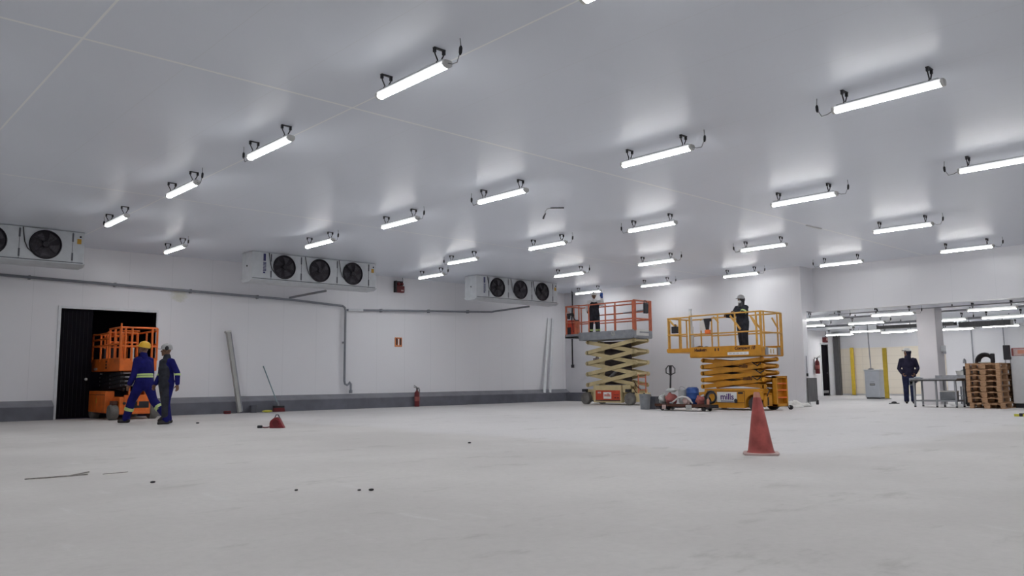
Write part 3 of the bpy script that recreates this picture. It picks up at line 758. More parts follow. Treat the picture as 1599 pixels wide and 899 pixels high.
    MB().tube([(-2.02, .09, 2.60), (-1.94, .10, 2.50), (-1.88, .14, 2.42), (-1.80, .14, 2.43)], .03, 8).build('control_bracket', 'yellow_rail', cbo, smooth=True)
    MB().tube([(-1.84, .13, 2.40), (-1.84, .12, 2.47)], .02, 8).build('joystick', 'black', cbo)
    ml = MB().lathe([(0, 0), (.05, 0), (.05, .34), (.035, .40), (.035, .46), (0, .46)], 14, (-1.28, .10, 2.36)); mo = ml.build('document_tube', 'offwhite', t, smooth='auto'); MB().lathe([(0, .46), (.045, .46), (.045, .52), (0, .52)], 12, (-1.28, .10, 2.36)).build('tube_cap', 'lampbody', mo)
    MB().box(-1.36, -1.22, .04, .16, 1.745, 2.36).build('tube_stand', 'offwhite', t, bevel=.01)
    MB().box(-1.62, -1.40, 1.05, 1.09, 2.30, 2.60).build('mesh_panel', 'offwhite', t, bevel=.004)
    return t
amber = amber_lift()
# tools on the amber platform
def on_amber(lx, ly, z): return (19.42 + ly, 12.1 - lx, z)
t = thing('drill', 'black and orange cordless drill hung on the amber platform rail', 'drill', on_amber(-.60, -.085, 2.22), -PI / 2); t.scale = (.72, .72, .72)
MB().box(-.10, .12, -.06, .06, -.14, .02).build('battery', 'orange', t, bevel=.02)
MB().prism([(-.06, .02), (.05, .02), (.10, .34), (.18, .34), (.18, .46), (-.16, .46), (-.14, .38)], -.04, .04, 'y').build('body', 'black', t, bevel=.012)
MB().cyl((-.16, 0, .42), (-.24, 0, .42), .018, 10).build('chuck', 'zinc', t)
t = thing('tool_roll', 'dark tools lying on the left end of the amber deck', 'tools', on_amber(-1.05, .30, 1.582), -PI / 2)
MB().tube([(-.25, 0, .17), (-.10, .02, .20), (.02, .0, .18)], .03, 8).build('pry_bar', 'darkprint', t, smooth=True); MB().ball((.12, .02, .16), .10, .08, .05).build('bag', 'black', t, smooth=True); MB().box(-.2, .2, -.08, .1, 0, .13).build('tray', 'zinc', t, bevel=.01)

# --- tan lift with orange red rails
def tan_lift():
    t = thing('scissor_lift', 'tall tan scissor lift with orange red rails and red side panel', 'scissor lift', (21.22, 18.0, 0), -PI / 2, 'scissor lifts')
    w = .95
    c = MB(); c.box(-1.15, 1.10, .16, w - .16, .14, .42); c.box(-1.05, 1.05, .10, w - .10, .42, .52); c.build('chassis', 'tan', t, bevel=.012)
    for y0, y1, s in ((-.02, .14, -1), (w - .14, w + .02, 1)):
        cb = MB().box(-.66, .58, y0, y1, .07, .66).build('battery_tray', 'tan', t, bevel=.012)
        yo = y0 if s < 0 else y1
        MB().box(-.55, .54, min(yo, yo + s * .012), max(yo, yo + s * .012), .16, .49).build('tray_door', 'redpanel', cb, bevel=.004)
        MB().box(-.56, .55, min(yo, yo + s * .008), max(yo, yo + s * .008), .125, .155).build('door_gap', 'black', cb)
        if s < 0:
            ml = MB().box(-.19, .16, yo - .018, yo - .011, .20, .43).build('placard', 'paper', cb)
            text('mills', .15, 'redpanel', ml, side_M(-.015, .325, yo - .019), 'placard_lettering', bold=.003)
            for x in (.30, .42): MB().box(x, x + .07, yo - .016, yo - .011, .22, .26).build('door_vent', 'darkred', cb)
            MB().box(.28, .50, yo - .016, yo - .011, .33, .35).build('door_vent', 'darkred', cb); MB().box(-.45, -.30, yo - .016, yo - .011, .38, .44).build('door_vent', 'pinkcloth', cb)
    for x in (-1.04, .92):
        for y in (.05, w - .05): wheel(t, x, y, .205, .205, .17, 'tyre_grey', 'black')
    for x in (-1.04, .92):
        m = MB(); m.box(x - .10, x + .10, .12, w - .12, .34, .50); m.box(x - .16, x + .02, -.02, .12, .43, .53); m.build('axle_block', 'black', t, bevel=.01)
    # end with ladder, valves and hoses
    e = MB()
    for y in (.22, .62): e.tube([(1.14, y, .12), (1.14, y, .46), (1.14, y, 1.02)], .02, 8)
    for z in (.30, .50, .70, .92): e.tube([(1.14, .22, z), (1.14, .62, z)], .016, 8)
    e.build('ladder', 'redrail', t, smooth='auto')
    MB().box(1.06, 1.20, .10, .80, .10, .40).build('end_box', 'tan', t, bevel=.01)
    for y, z in ((.25, .30), (.42, .36), (.6, .28)): MB().cyl((1.20, y, z), (1.225, y, z), .04, 12).build('end_knob', 'black', t)
    for x, z in ((1.0, .60), (1.06, .78)): MB().tube([(x, .10, z), (x + .14, .06, z - .16), (x + .10, .30, z - .26)], .016, 6).build('hose', 'darkprint', t, smooth=True)
    MB().box(.62, .92, .02, .10, .42, .66).build('pump_cover', 'tan', t, bevel=.01)
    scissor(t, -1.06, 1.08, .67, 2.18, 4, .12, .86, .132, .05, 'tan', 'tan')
    d = Vector((2.14, 0, .385)).normalized()
    M4 = frame((-.62, .112, 1.045 + .66 - .28 + .175), d, (-d.z, 0, d.x)); text('mills', .15, 'darkprint', t, M4, 'arm_lettering', bold=.003)
    # platform
    dl, dr_ = -1.31, 1.17
    MB().box(dl, dr_, 0, w + .06, 2.24, 2.36).build('platform_deck', 'deckgrey', t, bevel=.01)
    tb = MB(); tb.box(dl, dr_, -.012, .012, 2.26, 2.53); tb.box(dl, dr_, w + .048, w + .072, 2.26, 2.53); tb.box(dr_ - .012, dr_ + .012, 0, w + .06, 2.26, 2.53)
    tb.build('toe_board', 'deckgrey', t, bevel=.004)
    MB().tube([(.26, -.02, 2.36), (.22, -.02, 2.48), (.34, -.02, 2.50), (.36, -.02, 2.38)], .022, 8, closed=True).build('lanyard_loop', 'offwhite', t, smooth=True)
    ep = MB().box(dr_ + .012, dr_ + .024, .12, .80, 2.33, 2.54).build('end_plate', 'offwhite', t, bevel=.004); MB().box(dr_ + .02, dr_ + .03, .30, .80, 2.42, 2.47).build('plate_slot', 'zinc', ep)
    ex = MB(); ex.box(-2.05, dl + .03, .05, w + .01, 2.36, 2.42); ex.box(-2.05, dl + .03, .05, .07, 2.36, 2.50); ex.build('extension_deck', 'zinc', t, bevel=.006)
    R = .023
    rail_run(t, [(dl, .02), (dr_, .02)], 2.5, [3.50, 2.90], [.0, .19, .50, .68, .985], R, 'redrail')
    rail_run(t, [(dl, w + .04), (dr_, w + .04)], 2.5, [3.50, 3.20, 2.90], [.0, .34, .68, .985], R, 'redrail')
    rail_run(t, [(dr_, .02), (dr_, w + .04)], 2.5, [3.52, 2.90], [.02, .10, .90, .98], R * 1.3, 'redrail', 'entry_gate')
    rail_run(t, [(dl, .07), (-2.0, .07), (-2.0, w - .01), (dl, w - .01)], 2.42, [3.52, 2.92], [.305, .325, .5, .68], R, 'redrail', 'extension_rail')
    MB().bar((-.05, w + .02, 3.20), (1.1, w + .02, 3.26), .02, .04).build('rail_brace', 'zinc', t)
    cb = MB().box(-1.96, -1.74, .10, .26, 2.48, 3.02).build('control_box', 'redpanel', t, bevel=.015); MB().box(-1.95, -1.79, .088, .10, 2.50, 2.76).build('control_panel', 'black', cb)
    MB().box(-1.64, -1.50, .12, .24, 2.44, 3.0).build('battery_box', 'redrail', t, bevel=.015)
    MB().ball((-1.92, .12, 3.24), .085, .07, .12).build('beacon', 'pinkcloth', t, smooth=True)
    return t
tan = tan_lift()
def on_tan(lx, ly, z): return (21.22 + ly, 18.0 - lx, z)
t = thing('hammer_drill', 'black hammer drill with dangling lead on the left end of the tan lift', 'drill', on_tan(-1.66, -.06, 3.09), -PI / 2); t.scale = (.85, .85, .85)
MB().prism([(-.16, .18), (.14, .20), (.20, .06), (.10, .04), (.06, .10), (-.02, .10), (-.06, -.06), (-.14, -.04)], -.05, .05, 'y').build('body', 'black', t, bevel=.015)
MB().tube([(.16, 0, .06), (.22, -.01, -.05), (.33, -.02, -.13), (.50, -.02, -.14)], .022, 8).build('lead', 'black', t, smooth=True)
MB().tube([(.05, 0, .02), (.10, 0, -.25), (.16, .01, -.62)], .012, 6).build('strap', 'black', t, smooth=True)
t = thing('shoulder_bag', 'black bag hung on the right end rail of the tan lift', 'bag', on_tan(1.215, .62, 3.10), -PI / 2)
MB().prism([(-.03, -.02), (.04, .0), (.05, .28), (.03, .36), (-.02, .36), (-.03, .26)], -.10, .12, 'y').build('pouch', 'black', t, bevel=.02)
MB().tube([(0, -.08, .34), (.0, -.04, .44), (0, .04, .44), (0, .08, .34)], .012, 6).build('strap', 'black', t, smooth=True)

# --- small orange lift in the doorway
def orange_lift():
    t = thing('scissor_lift', 'lowered orange scissor lift parked in the dark doorway', 'scissor lift', (6.13, 21.8, 0), -PI / 2, 'scissor lifts')
    w = 1.13; xf = .90
    c = MB(); c.box(-.95, xf - .02, .20, w - .20, .13, .55); c.build('chassis', 'orange', t, bevel=.015)
    cb = MB().box(-.95, .42, .0, .22, .16, .70).build('side_cabinet', 'orange', t, bevel=.02)
    MB().box(-.30, -.26, -.006, .01, .40, .52).build('cabinet_latch', 'label', cb); g = MB(); g.box(-.93, .40, -.003, .01, .60, .612); g.box(-.33, -.322, -.003, .01, .18, .60); g.build('cabinet_gap', 'darkprint', cb)
    MB().box(-.95, .42, w - .22, w, .16, .70).build('side_cabinet', 'orange', t, bevel=.02)
    f = MB(); f.box(xf - .06, xf, .30, w - .30, .20, .60); f.box(xf - .02, xf + .02, .34, .80, .14, .20)
    fp = f.build('front_panel', 'orange', t, bevel=.01)
    MB().box(xf + .0, xf + .012, .46, .88, .28, .44).build('front_opening', 'black', fp)
    for x in (-.75, .72):
        for y in (.10, w - .10): wheel(t, x, y, .185, .185, .19, 'tyre_grey', 'zinc')
    for y in (.12, w - .12): MB().box(.62, .80, y - .07, y + .07, .36, .46).build('axle_block', 'darkprint', t, bevel=.01)
    MB().cyl((xf + .01, .30, .40), (xf + .04, .30, .40), .035, 10).build('tow_pin', 'black', t)
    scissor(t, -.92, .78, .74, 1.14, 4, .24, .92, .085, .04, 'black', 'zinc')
    e = MB()
    for y in (.40, .62): e.box(xf + .0, xf + .04, y - .018, y + .018, .34, .98)
    ld = e.build('ladder', 'orange', t, bevel=.004)
    for z in (.46, .66, .86): MB().box(xf + .005, xf + .035, .40, .62, z, z + .03).build('ladder_step', 'zinc', ld)
    y0, y1, dl, dr_ = .17, 1.03, -1.42, .88
    MB().box(dl, dr_, y0, y1, 1.19, 1.29).build('platform_deck', 'orange', t, bevel=.01)
    tb = MB(); tb.box(dl, dr_, y0 - .012, y0 + .012, 1.20, 1.52); tb.box(dl, dr_, y1 - .012, y1 + .012, 1.20, 1.52); tb.box(dr_ - .012, dr_ + .012, y0, y1, 1.20, 1.50); tb.box(dl - .012, dl + .012, y0, y1, 1.2, 1.5)
    tbo = tb.build('toe_board', 'orange', t, bevel=.004)
    MB().box(dr_ + .012, dr_ + .02, .46, .74, 1.42, 1.52).build('placard', 'paper', tbo)
    for i in range(3): MB().box(-.22, -.10, y0 - .018, y0 - .011, 1.26 + i * .075, 1.31 + i * .075).build('side_decal', 'darkprint', tbo)
    MB().box(-1.2, -.9, y0 - .018, y0 - .011, 1.23, 1.29).build('side_decal', 'pinkcloth', tbo)
    R = .023
    rail_run(t, [(dl, y0), (-.02, y0)], 1.45, [2.16, 2.02, 1.86], [.0, .5, 1.0], R, 'orange')
    rail_run(t, [(-.02, y0), (dr_, y0)], 1.45, [2.26, 1.86], [.04, .5, .96], R * 1.1, 'orange')
    rail_run(t, [(dl, y1), (dr_, y1)], 1.45, [2.20, 1.86], [.0, .33, .66, 1.0], R, 'orange')
    rail_run(t, [(dr_, y0), (dr_, y1)], 1.45, [2.26, 1.80], [.0, .12, .30, .86, 1.0], R * 1.1, 'orange', 'entry_gate')
    rail_run(t, [(dl, y0), (dl, y1)], 1.45, [2.18, 1.86], [.0, .33, .66, 1.0], R, 'orange')
    rail_run(t, [(-.4, y0 + .06), (-.4, y1 - .06)], 1.45, [2.20, 1.95], [.0, .5, 1.0], R, 'orange')
    MB().tube([(-.35, y0 + .08, 2.10), (.2, y0 + .2, 2.22), (.8, .62, 2.18)], .02, 8).build('folded_rail', 'orange', t, smooth=True)
    MB().tube([(-1.3, y0 + .05, 2.04), (-.7, .5, 2.12), (-.1, .4, 2.08)], .018, 8).build('folded_rail', 'orange', t, smooth=True)
    MB().tube([(dr_, y0, 2.24), (dr_, y0, 2.36)], .02, 8).build('rail_pin', 'orange', t)
    MB().box(-1.25, -.9, .3, .6, 1.45, 1.80).build('control_box', 'black', t, bevel=.015)
    MB().box(.46, .54, .52, .60, 1.5, 1.78).build('manual_holder', 'offwhite', t, bevel=.01)
    return t
orange = orange_lift()

# ------------------------------------------------------------------ pallet trolley with its load, pallet truck behind
t = thing('pallet_truck', 'dark hand pallet truck with ring handle behind the loaded trolley', 'pallet truck', (18.95, 13.80, 0), .15)
MB().tube([(0, 0, .16), (.03, -.02, .55), (.06, -.03, .98)], [.03, .026, .024], 10).build('tiller', 'black', t, smooth=True)
MB().tube([(.06 + .0, -.03, .98), (.06, -.17, 1.04), (.06, -.17, 1.16), (.06, -.10, 1.24), (.06, .04, 1.24), (.06, .11, 1.16), (.06, .11, 1.04)], .017, 8, closed=True).build('handle_loop', 'black', t, smooth=True)
MB().tube([(.06, -.03, .96), (.06, -.03, 1.24)], [.03, .045], 10).build('handle_stem', 'black', t)
MB().box(-.12, .12, -.16, .16, .10, .26).build('pump_block', 'black', t, bevel=.02)
for y in (-.10, .10): MB().lathe([(0, -.03), (.085, -.03), (.09, 0), (.085, .03), (0, .03)], 16, (0, y, .09), M4=Matrix.Rotation(PI / 2, 4, 'X')).build('wheel', 'black', t)
tx, ty = 18.56, 12.86
t = thing('flat_trolley', 'low black flat trolley loaded with sacks and a blue drum', 'trolley', (tx, ty, 0), -PI / 2)
d = MB(); d.box(-.86, .86, -.36, .10, .13, .175)
for i in range(6): d.box(-.86 + i * .324, -.76 + i * .324, -.37, .11, .08, .13)
d.build('deck', 'black', t, bevel=.008)
MB().box(-.88, .88, -.385, -.36, .12, .19).build('deck_edge', 'darkprint', t)
for x in (-.70, .64):
    for y in (-.28, .02): MB().lathe([(0, -.03), (.05, -.03), (.055, 0), (.05, .03), (0, .03)], 14, (x, y, .055), M4=Matrix.Rotation(PI / 2, 4, 'X')).build('wheel', 'rubber', t)
MB().box(-.62, -.50, -.40, -.385, .05, .16).build('skid_label', 'pinkcloth', t); MB().box(.16, .34, -.40, -.385, .04, .17).build('skid_block', 'plank', t)
def tr(lx, ly, z): return (tx + ly, ty - lx, z)
def lump(name, m, lx, ly, z, rx, ry, rz, label, cat, seed=0, amp=.16):
    rnd = random.Random(seed); mb = MB().ball((0, 0, 0), 1, 1, 1, 22, 13)
    ph = [rnd.uniform(0, 6.28) for _ in range(6)]
    out = []
    for v in mb.v:
        v = Vector(v); n = math.sin(3.1 * v.x + ph[0]) * math.sin(4.3 * v.y + ph[1]) + .7 * math.sin(6.3 * v.z + 3.7 * v.x + ph[2]) + .5 * math.sin(9 * v.y + 5 * v.x + ph[3])
        k = 1 + amp * n
        z_ = max(v.z * k, -.92)
        out.append((v.x * k * rx, v.y * k * ry, z_ * rz))
    mb.v = out
    o = mb.build(name, m, smooth=True, loc=(tr(lx, ly, 0)[0], tr(lx, ly, 0)[1], z + rz * .92)); o.rotation_euler = (0, 0, -PI / 2)
    tag(o, label, cat); return o
t2 = thing('drum', 'blue plastic drum standing on the loaded trolley', 'drum', tr(.16, -.06, .176))
MB().lathe([(0, 0), (.15, 0), (.17, .03), (.17, .14), (.176, .15), (.17, .16), (.17, .30), (.176, .31), (.17, .32), (.165, .42), (.12, .46), (0, .46)], 26).build('shell', 'bluedrum', t2, smooth='auto')
for a in (.4, 3.4): MB().lathe([(0, 0), (.03, 0), (.03, .025), (0, .025)], 12, (.08 * math.cos(a), .08 * math.sin(a), .46)).build('bung', 'offwhite', t2)
t2 = thing('bucket', 'grey green bucket beside the blue drum on the trolley', 'bucket', tr(-.17, -.02, .176))
MB().lathe([(0, 0), (.115, 0), (.14, .36), (.148, .37), (.148, .40), (.135, .40), (.11, .02), (0, .02)], 22).build('shell', 'whitecloth', t2, smooth='auto')
MB().tube([(.145 * math.cos(a), .145 * math.sin(a) * .4, .38 + .10 * math.sin(a)) for a in [PI * i / 10 for i in range(11)]], .006, 6).build('handle', 'zinc', t2)
lump('red_sack', 'redcloth', -.50, -.14, .176, .17, .15, .15, 'dusty red sack on the left half of the trolley', 'sack', 3)
lump('grey_sack', 'whitecloth', -.48, -.12, .50, .15, .11, .06, 'grey crumpled sack lying on top of the red sack', 'sack', 5)
lump('plastic_wrap', 'whitecloth', -.775, -.14, .176, .065, .13, .14, 'white plastic wrap at the left end of the trolley', 'plastic wrap', 8, .25)
lump('pink_sack', 'pinkcloth', .12, -.295, .176, .13, .045, .11, 'pale pink sack under the white hose on the trolley', 'sack', 12)
lump('small_red_sack', 'redcloth', .46, -.18, .176, .09, .14, .12, 'small red sack on the right end of the trolley', 'sack', 14, .22)
t2 = thing('hose', 'white hose arching over the pale pink sack on the trolley', 'hose', (0, 0, 0))
hp = [(-.34, -.33, .205), (-.22, -.375, .27), (-.08, -.40, .36), (.06, -.40, .39), (.20, -.40, .37), (.30, -.38, .29), (.36, -.365, .21)]
MB().tube([tr(*p) for p in hp], .022, 10).build('hose_run', 'whitehose', t2, smooth=True); MB().tube([tr(-.40, -.32, .21), tr(-.33, -.33, .21)], .03, 10).build('coupling', 'zinc', t2)
t2 = thing('coil', 'dark cable coil propped on the right end of the trolley', 'cable coil', tr(.70, -.0, .176))
MB().tube([(.0, .15 * math.cos(a), .20 + .15 * math.sin(a)) for a in [2 * PI * i / 20 for i in range(20)]], .028, 8, closed=True).build('coil_outer', 'black', t2, smooth=True)
MB().tube([(.05, .13 * math.cos(a), .18 + .14 * math.sin(a)) for a in [2 * PI * i / 20 for i in range(20)]], .026, 8, closed=True).build('coil_inner', 'zinc', t2, smooth=True)
tag(MB().lathe([(0, 0), (.035, 0), (.035, .13), (.02, .16), (0, .16)], 12, tr(.78, -.27, .176)).build('spray_can', 'cone_tip', smooth='auto'), 'small pale orange can at the right edge of the trolley', 'can')
t2 = thing('waste_bin', 'round light grey bin right of the tan lift', 'bin', (18.62, 14.42, 0)); t2.scale = (.86, .86, .98)
MB().lathe([(0, 0), (.15, 0), (.19, .42), (.20, .43), (.20, .45), (.18, .45), (.145, .02), (0, .02)], 26).build('shell', 'greybin', t2, smooth='auto')
for a in (0, PI): MB().box(.18 * math.cos(a) - .03, .18 * math.cos(a) + .03, -.05, .05, .34, .38).build('grip', 'greybin', t2)
t2 = thing('crate', 'dark grey crate between the grey bin and the trolley', 'crate', (18.99, 14.38, 0), -PI / 2); t2.scale = (.8, .8, 1.0)
b = MB(); b.box(-.17, .17, -.16, -.14, 0, .36); b.box(-.17, .17, .14, .16, 0, .36); b.box(-.17, -.15, -.14, .14, 0, .36); b.box(.15, .17, -.14, .14, 0, .36); b.box(-.15, .15, -.14, .14, 0, .02)
b.build('shell', 'darkbin', t2, bevel=.008); r_ = MB(); r_.box(-.185, .185, -.175, -.16, .31, .36); r_.box(-.185, .185, .16, .175, .31, .36); r_.box(-.185, -.17, -.16, .16, .31, .36); r_.box(.17, .185, -.16, .16, .31, .36); r_.build('rim', 'darkbin', t2)

# ------------------------------------------------------------------ traffic cone
t = thing('traffic_cone', 'faded red traffic cone standing alone on the open floor', 'traffic cone', (8.60, 4.98, 0), .55)
b = MB(); n = 40
def sq(a, h, k):
    c, s_ = math.cos(a), math.sin(a); m_ = max(abs(c), abs(s_)); r = (1 - k) + k / m_
    return (c * h * r, s_ * h * r)
b.prism([sq(2 * PI * i / n, .205, .75) for i in range(n)], 0, .022, 'z'); b.build('base', 'cone_base', t, bevel=.006)
lean = Matrix.Shear('XY', 4, (0.02, 0.03))
MB().lathe([(.165, .02), (.150, .035), (.142, .07), (.046, .655), (.040, .66), (.0, .66)], 36, M4=lean).build('cone_body', 'cone', t, smooth='auto')
MB().lathe([(.0, .655), (.041, .655), (.036, .71), (.028, .722), (.0, .722)], 24, M4=lean).build('tip', 'cone_tip', t, smooth='auto')
# ------------------------------------------------------------------ rear room: pallets, table, machine, cabinet, posts
def make_pallet():
    t = thing('wooden_pallet', '', 'pallet')
    # local x: depth away from us (1.2 m), y: width (0.84 m)
    for i in range(5): MB().box(-.6, .6, -.42 + i * .185, -.42 + i * .185 + .10, .128, .15).build('deck_board', 'wood', t, bevel=.003, seg=1)
    for x in (-.6, -.06, .48): MB().box(x, x + .12, -.42, .42, .106, .128).build('stringer_board', 'wood', t)
    for x in (-.6, -.06, .48):
        for y in (-.42, -.07, .32): MB().box(x, x + .12, y, y + (.14 if y == -.07 else .10), .022, .106).build('block', 'wood', t)
    for y in (-.42, -.07, .32): MB().box(-.6, .6, y, y + (.14 if y == -.07 else .10), 0, .022).build('skid', 'wood', t)
    return t
rnd = random.Random(4)
p0 = make_pallet(); p0['group'] = 'stack of wooden pallets'
pn = ['wooden pallet lying on the floor, bottom of the stack', 'wooden pallet second from the bottom of the stack', 'wooden pallet third from the bottom of the stack', 'wooden pallet fourth from the bottom of the stack',
      'wooden pallet fifth from the bottom of the stack', 'wooden pallet third from the top of the stack', 'wooden pallet second from the top of the stack', 'wooden pallet on top of the stack under the black hose']
for i in range(8):
    loc = (24.72 + rnd.uniform(-.02, .02), 7.235 + rnd.uniform(-.015, .015), i * .152)
    rz = rnd.uniform(-.02, .02)
    if i == 0: p0.location = (24.64, 7.16, 0); p0.rotation_euler = (0, 0, 0); p0['label'] = pn[0]
    else: dup(p0, loc, rz, pn[i])
t = thing('hose', 'black hose bundle arched on top of the pallet stack', 'hose', (24.35, 7.24, 8 * .152))
for i, (r, dx) in enumerate(((.19, 0), (.165, .05), (.14, .09))):
    MB().tube([(dx, -.02 - 1.15 * r * math.cos(a), .04 + r * 1.15 * math.sin(a)) for a in [PI * (-.05 + 1.1 * j / 14) for j in range(15)]], .032, 8).build('hose_run', 'black', t, smooth=True)
MB().box(-.03, .12, -.24, -.16, .0, .26).build('hose_end', 'black', t, bevel=.02)
MB().tube([(.04, .24, .02), (.04, .0, .015), (.04, -.20, .02)], .02, 8).build('strap', 'offwhite', t, smooth=True)
t = thing('gap_backing_box', 'dark box added behind the pallet stack to darken its gaps', 'crate', (25.95, 7.70, 0))  # added dark backing so the pallet openings do not show bright
b = MB(); b.box(-.42, -.39, -.46, .46, .05, 1.15); b.box(.39, .42, -.46, .46, .05, 1.15); b.box(-.39, .39, -.46, -.43, .05, 1.15); b.box(-.39, .39, .43, .46, .05, 1.15); b.box(-.39, .39, -.43, .43, .05, .08)
b.build('shell', 'black', t, bevel=.008)
for x in (-.36, .36):
    for y in (-.4, .4): MB().box(x - .04, x + .04, y - .04, y + .04, 0, .05).build('foot', 'black', t)
# steel table
t = thing('work_table', 'steel work table standing left of the pallets before the column', 'table', (24.45, 8.72, 0))
MB().box(-.30, .42, -.82, .42, .775, .81).build('table_top', 'steel', t, bevel=.006)
MB().box(-.29, .41, -.80, .41, .735, .775).build('apron', 'guard', t)
MB().box(.395, .42, -.82, -.02, .81, .90).build('backsplash', 'steel', t, bevel=.005)
for x in (-.24, .36):
    for y in (-.76, -.25, .34):
        lg = MB().box(x - .022, x + .022, y - .022, y + .022, .03, .74).build('leg', 'zinc', t); MB().cyl((x, y, 0), (x, y, .035), .028, 10).build('foot', 'black', lg)
r_ = MB()
for x in (-.24, .36): r_.box(x - .015, x + .015, -.76, .34, .16, .195)
for y in (-.76, -.25, .34): r_.box(-.24, .36, y - .015, y + .015, .16, .195)
r_.build('rail', 'zinc', t)
MB().box(-.22, .34, -.74, -.27, .195, .21).build('shelf', 'zinc', t)
t2 = thing('storage_box', 'pale box on the shelf under the steel table', 'box', (24.55, 8.25, .211))
MB().box(-.16, .16, -.20, .20, 0, .22).build('body', 'greybin', t2, bevel=.012); MB().box(-.17, .17, -.21, .21, .22, .25).build('lid', 'offwhite', t2, bevel=.008)
t2 = thing('cloth', 'pale blue cloth hanging over the left end of the steel table', 'cloth', (24.30, 9.02, .813))
MB().prism([(.13, -.20), (.155, -.20), (.160, .012), (-.13, .018), (-.13, .004), (.137, .002)], -.10, .16, 'x').build('fold', 'rag', t2, bevel=.006)
MB().ball((.02, -.02, .028), .11, .09, .025).build('crumple', 'rag', t2, smooth=True)
t2 = thing('sink_unit', 'steel sink unit with white basin behind the pallets, right of the column', 'sink', (27.15, 8.60, 0))
c = MB(); c.box(-.30, .30, -.50, .30, .80, .86); c.prism([(.30, .84), (.30, 1.00), (-.1, 1.22), (-.5, 1.30), (-.5, .84)], .24, .30, 'x'); c.build('worktop', 'steel', t2, bevel=.01)
for x in (-.26, .26):
    for y in (-.46, .26): MB().box(x - .02, x + .02, y - .02, y + .02, 0, .80).build('leg', 'zinc', t2)
MB().lathe([(.10, 0), (.20, .03), (.225, .16), (.235, .17), (.215, .17), (.18, .05), (.08, .02)], 26, (-.02, .05, .86)).build('basin', 'offwhite', t2, smooth='auto')
MB().tube([(.2, .05, .86), (.2, .05, 1.25), (.17, .05, 1.36), (.08, .05, 1.39), (.02, .05, 1.34), (.02, .05, 1.26)], .022, 10).build('tap', 'steel', t2, smooth=True)
MB().box(-.26, .26, -.46, .26, .25, .28).build('shelf', 'zinc', t2); MB().box(-.28, -.24, -.48, .28, .55, .80).build('front_panel', 'white', t2, bevel=.01)
t2 = thing('soap_dispenser', 'small grey dispenser fixed on the right side of the white column', 'dispenser', (26.84, 9.10, 1.62))
MB().box(-.07, .07, -.06, .06, 0, .20).build('body', 'lampbody', t2, bevel=.02); MB().box(-.03, .03, -.07, .0, -.06, .01).build('spout', 'zinc', t2)
# white machine at the right edge
t = thing('packing_machine', 'pale machine cabinet on dark plinth at the right edge, beside pallets', 'machine', (25.0, 6.765, 0))
MB().box(-.10, 1.0, -1.9, -.06, .0, .12).build('plinth', 'black', t)
MB().box(-.15, 1.1, -1.95, -.02, .12, 1.40).build('cabinet', 'machine', t, bevel=.02)
MB().box(-.157, -.148, -1.10, -1.09, .14, 1.38).build('panel_gap', 'slot', t)
MB().box(-.10, 1.05, -.02, .0, .10, 1.40).build('gap_shade_sheet', 'black', t)  # black sheet standing for the shaded gap beside the pallets
top = MB().box(-.10, .5, -1.9, -.42, 1.40, 1.60).build('top_rail', 'darkred', t, bevel=.01)
MB().box(-.112, -.098, -.80, -.10, 1.41, 1.60).build('warning_plate', 'pinkcloth', t, bevel=.006); MB().box(-.10, .4, -.42, -.04, 1.40, 1.62).build('motor_cover', 'redcloth', t, bevel=.02)
MB().box(-.116, -.110, -.66, -.20, 1.46, 1.56).build('plate_band', 'cone_tip', t)
MB().box(-.30, -.16, -.05, .10, 1.30, 1.70).build('control_post', 'black', t, bevel=.015); MB().box(-.22, -.14, -.05, -.02, 1.32, 1.38).build('post_arm', 'black', t)
# white floor cabinet with its pipe
t = thing('floor_cabinet', 'white floor cabinet with dark label standing before the cream wall', 'cabinet', (32.2, 13.55, 0))
MB().box(-.20, .30, -.29, .29, .05, 1.10).build('body', 'cabinet', t, bevel=.02); MB().box(-.17, .28, -.26, .26, 0, .06).build('plinth', 'black', t)
MB().box(-.22, .32, -.31, .31, 1.10, 1.15).build('lid', 'white', t, bevel=.012)
lb = MB().box(-.206, -.199, -.11, .09, .52, .60).build('label', 'guard', t); MB().box(-.209, -.205, -.09, .07, .55, .57).build('label_line', 'offwhite', lb)
MB().box(-.208, -.199, -.09, .07, .66, .67).build('vent', 'slot', t)
MB().lathe([(0, 0), (.11, 0), (.12, .02), (.05, .05), (0, .05)], 14, (0, .1, 1.15)).build('pipe_flange', 'black', t)
MB().tube([(0, .10, 1.18), (0, .13, 2.2), (0, .14, ZC2)], .022, 8).build('pipe', 'zinc', t)
for (x, y, z, lb) in ((32.1, 13.04, 1.98, 'yellow post right beside the white floor cabinet'), (37.22, 16.62, 2.22, 'yellow post against the cream wall left of the floor cabinet')):
    t = thing('guard_post', lb, 'post', (x, y, 0))
    MB().box(-.04, .04, -.075, .075, .02, z).build('post', 'post', t, bevel=.008); MB().box(-.09, .09, -.12, .12, 0, .02).build('base_plate', 'zinc', t)
for i, (x, y, z0) in enumerate(((37.3, 11.5, 0.6), (37.3, 10.3, 0.6))):
    tag(MB().tube([(x, y, z0), (x, y, ZC2)], .022, 8).build('wall_conduit', 'zinc'), ('thin vertical conduit on the rear wall left above the pallets', 'thin vertical conduit on the rear wall right above the pallets')[i], 'conduit')
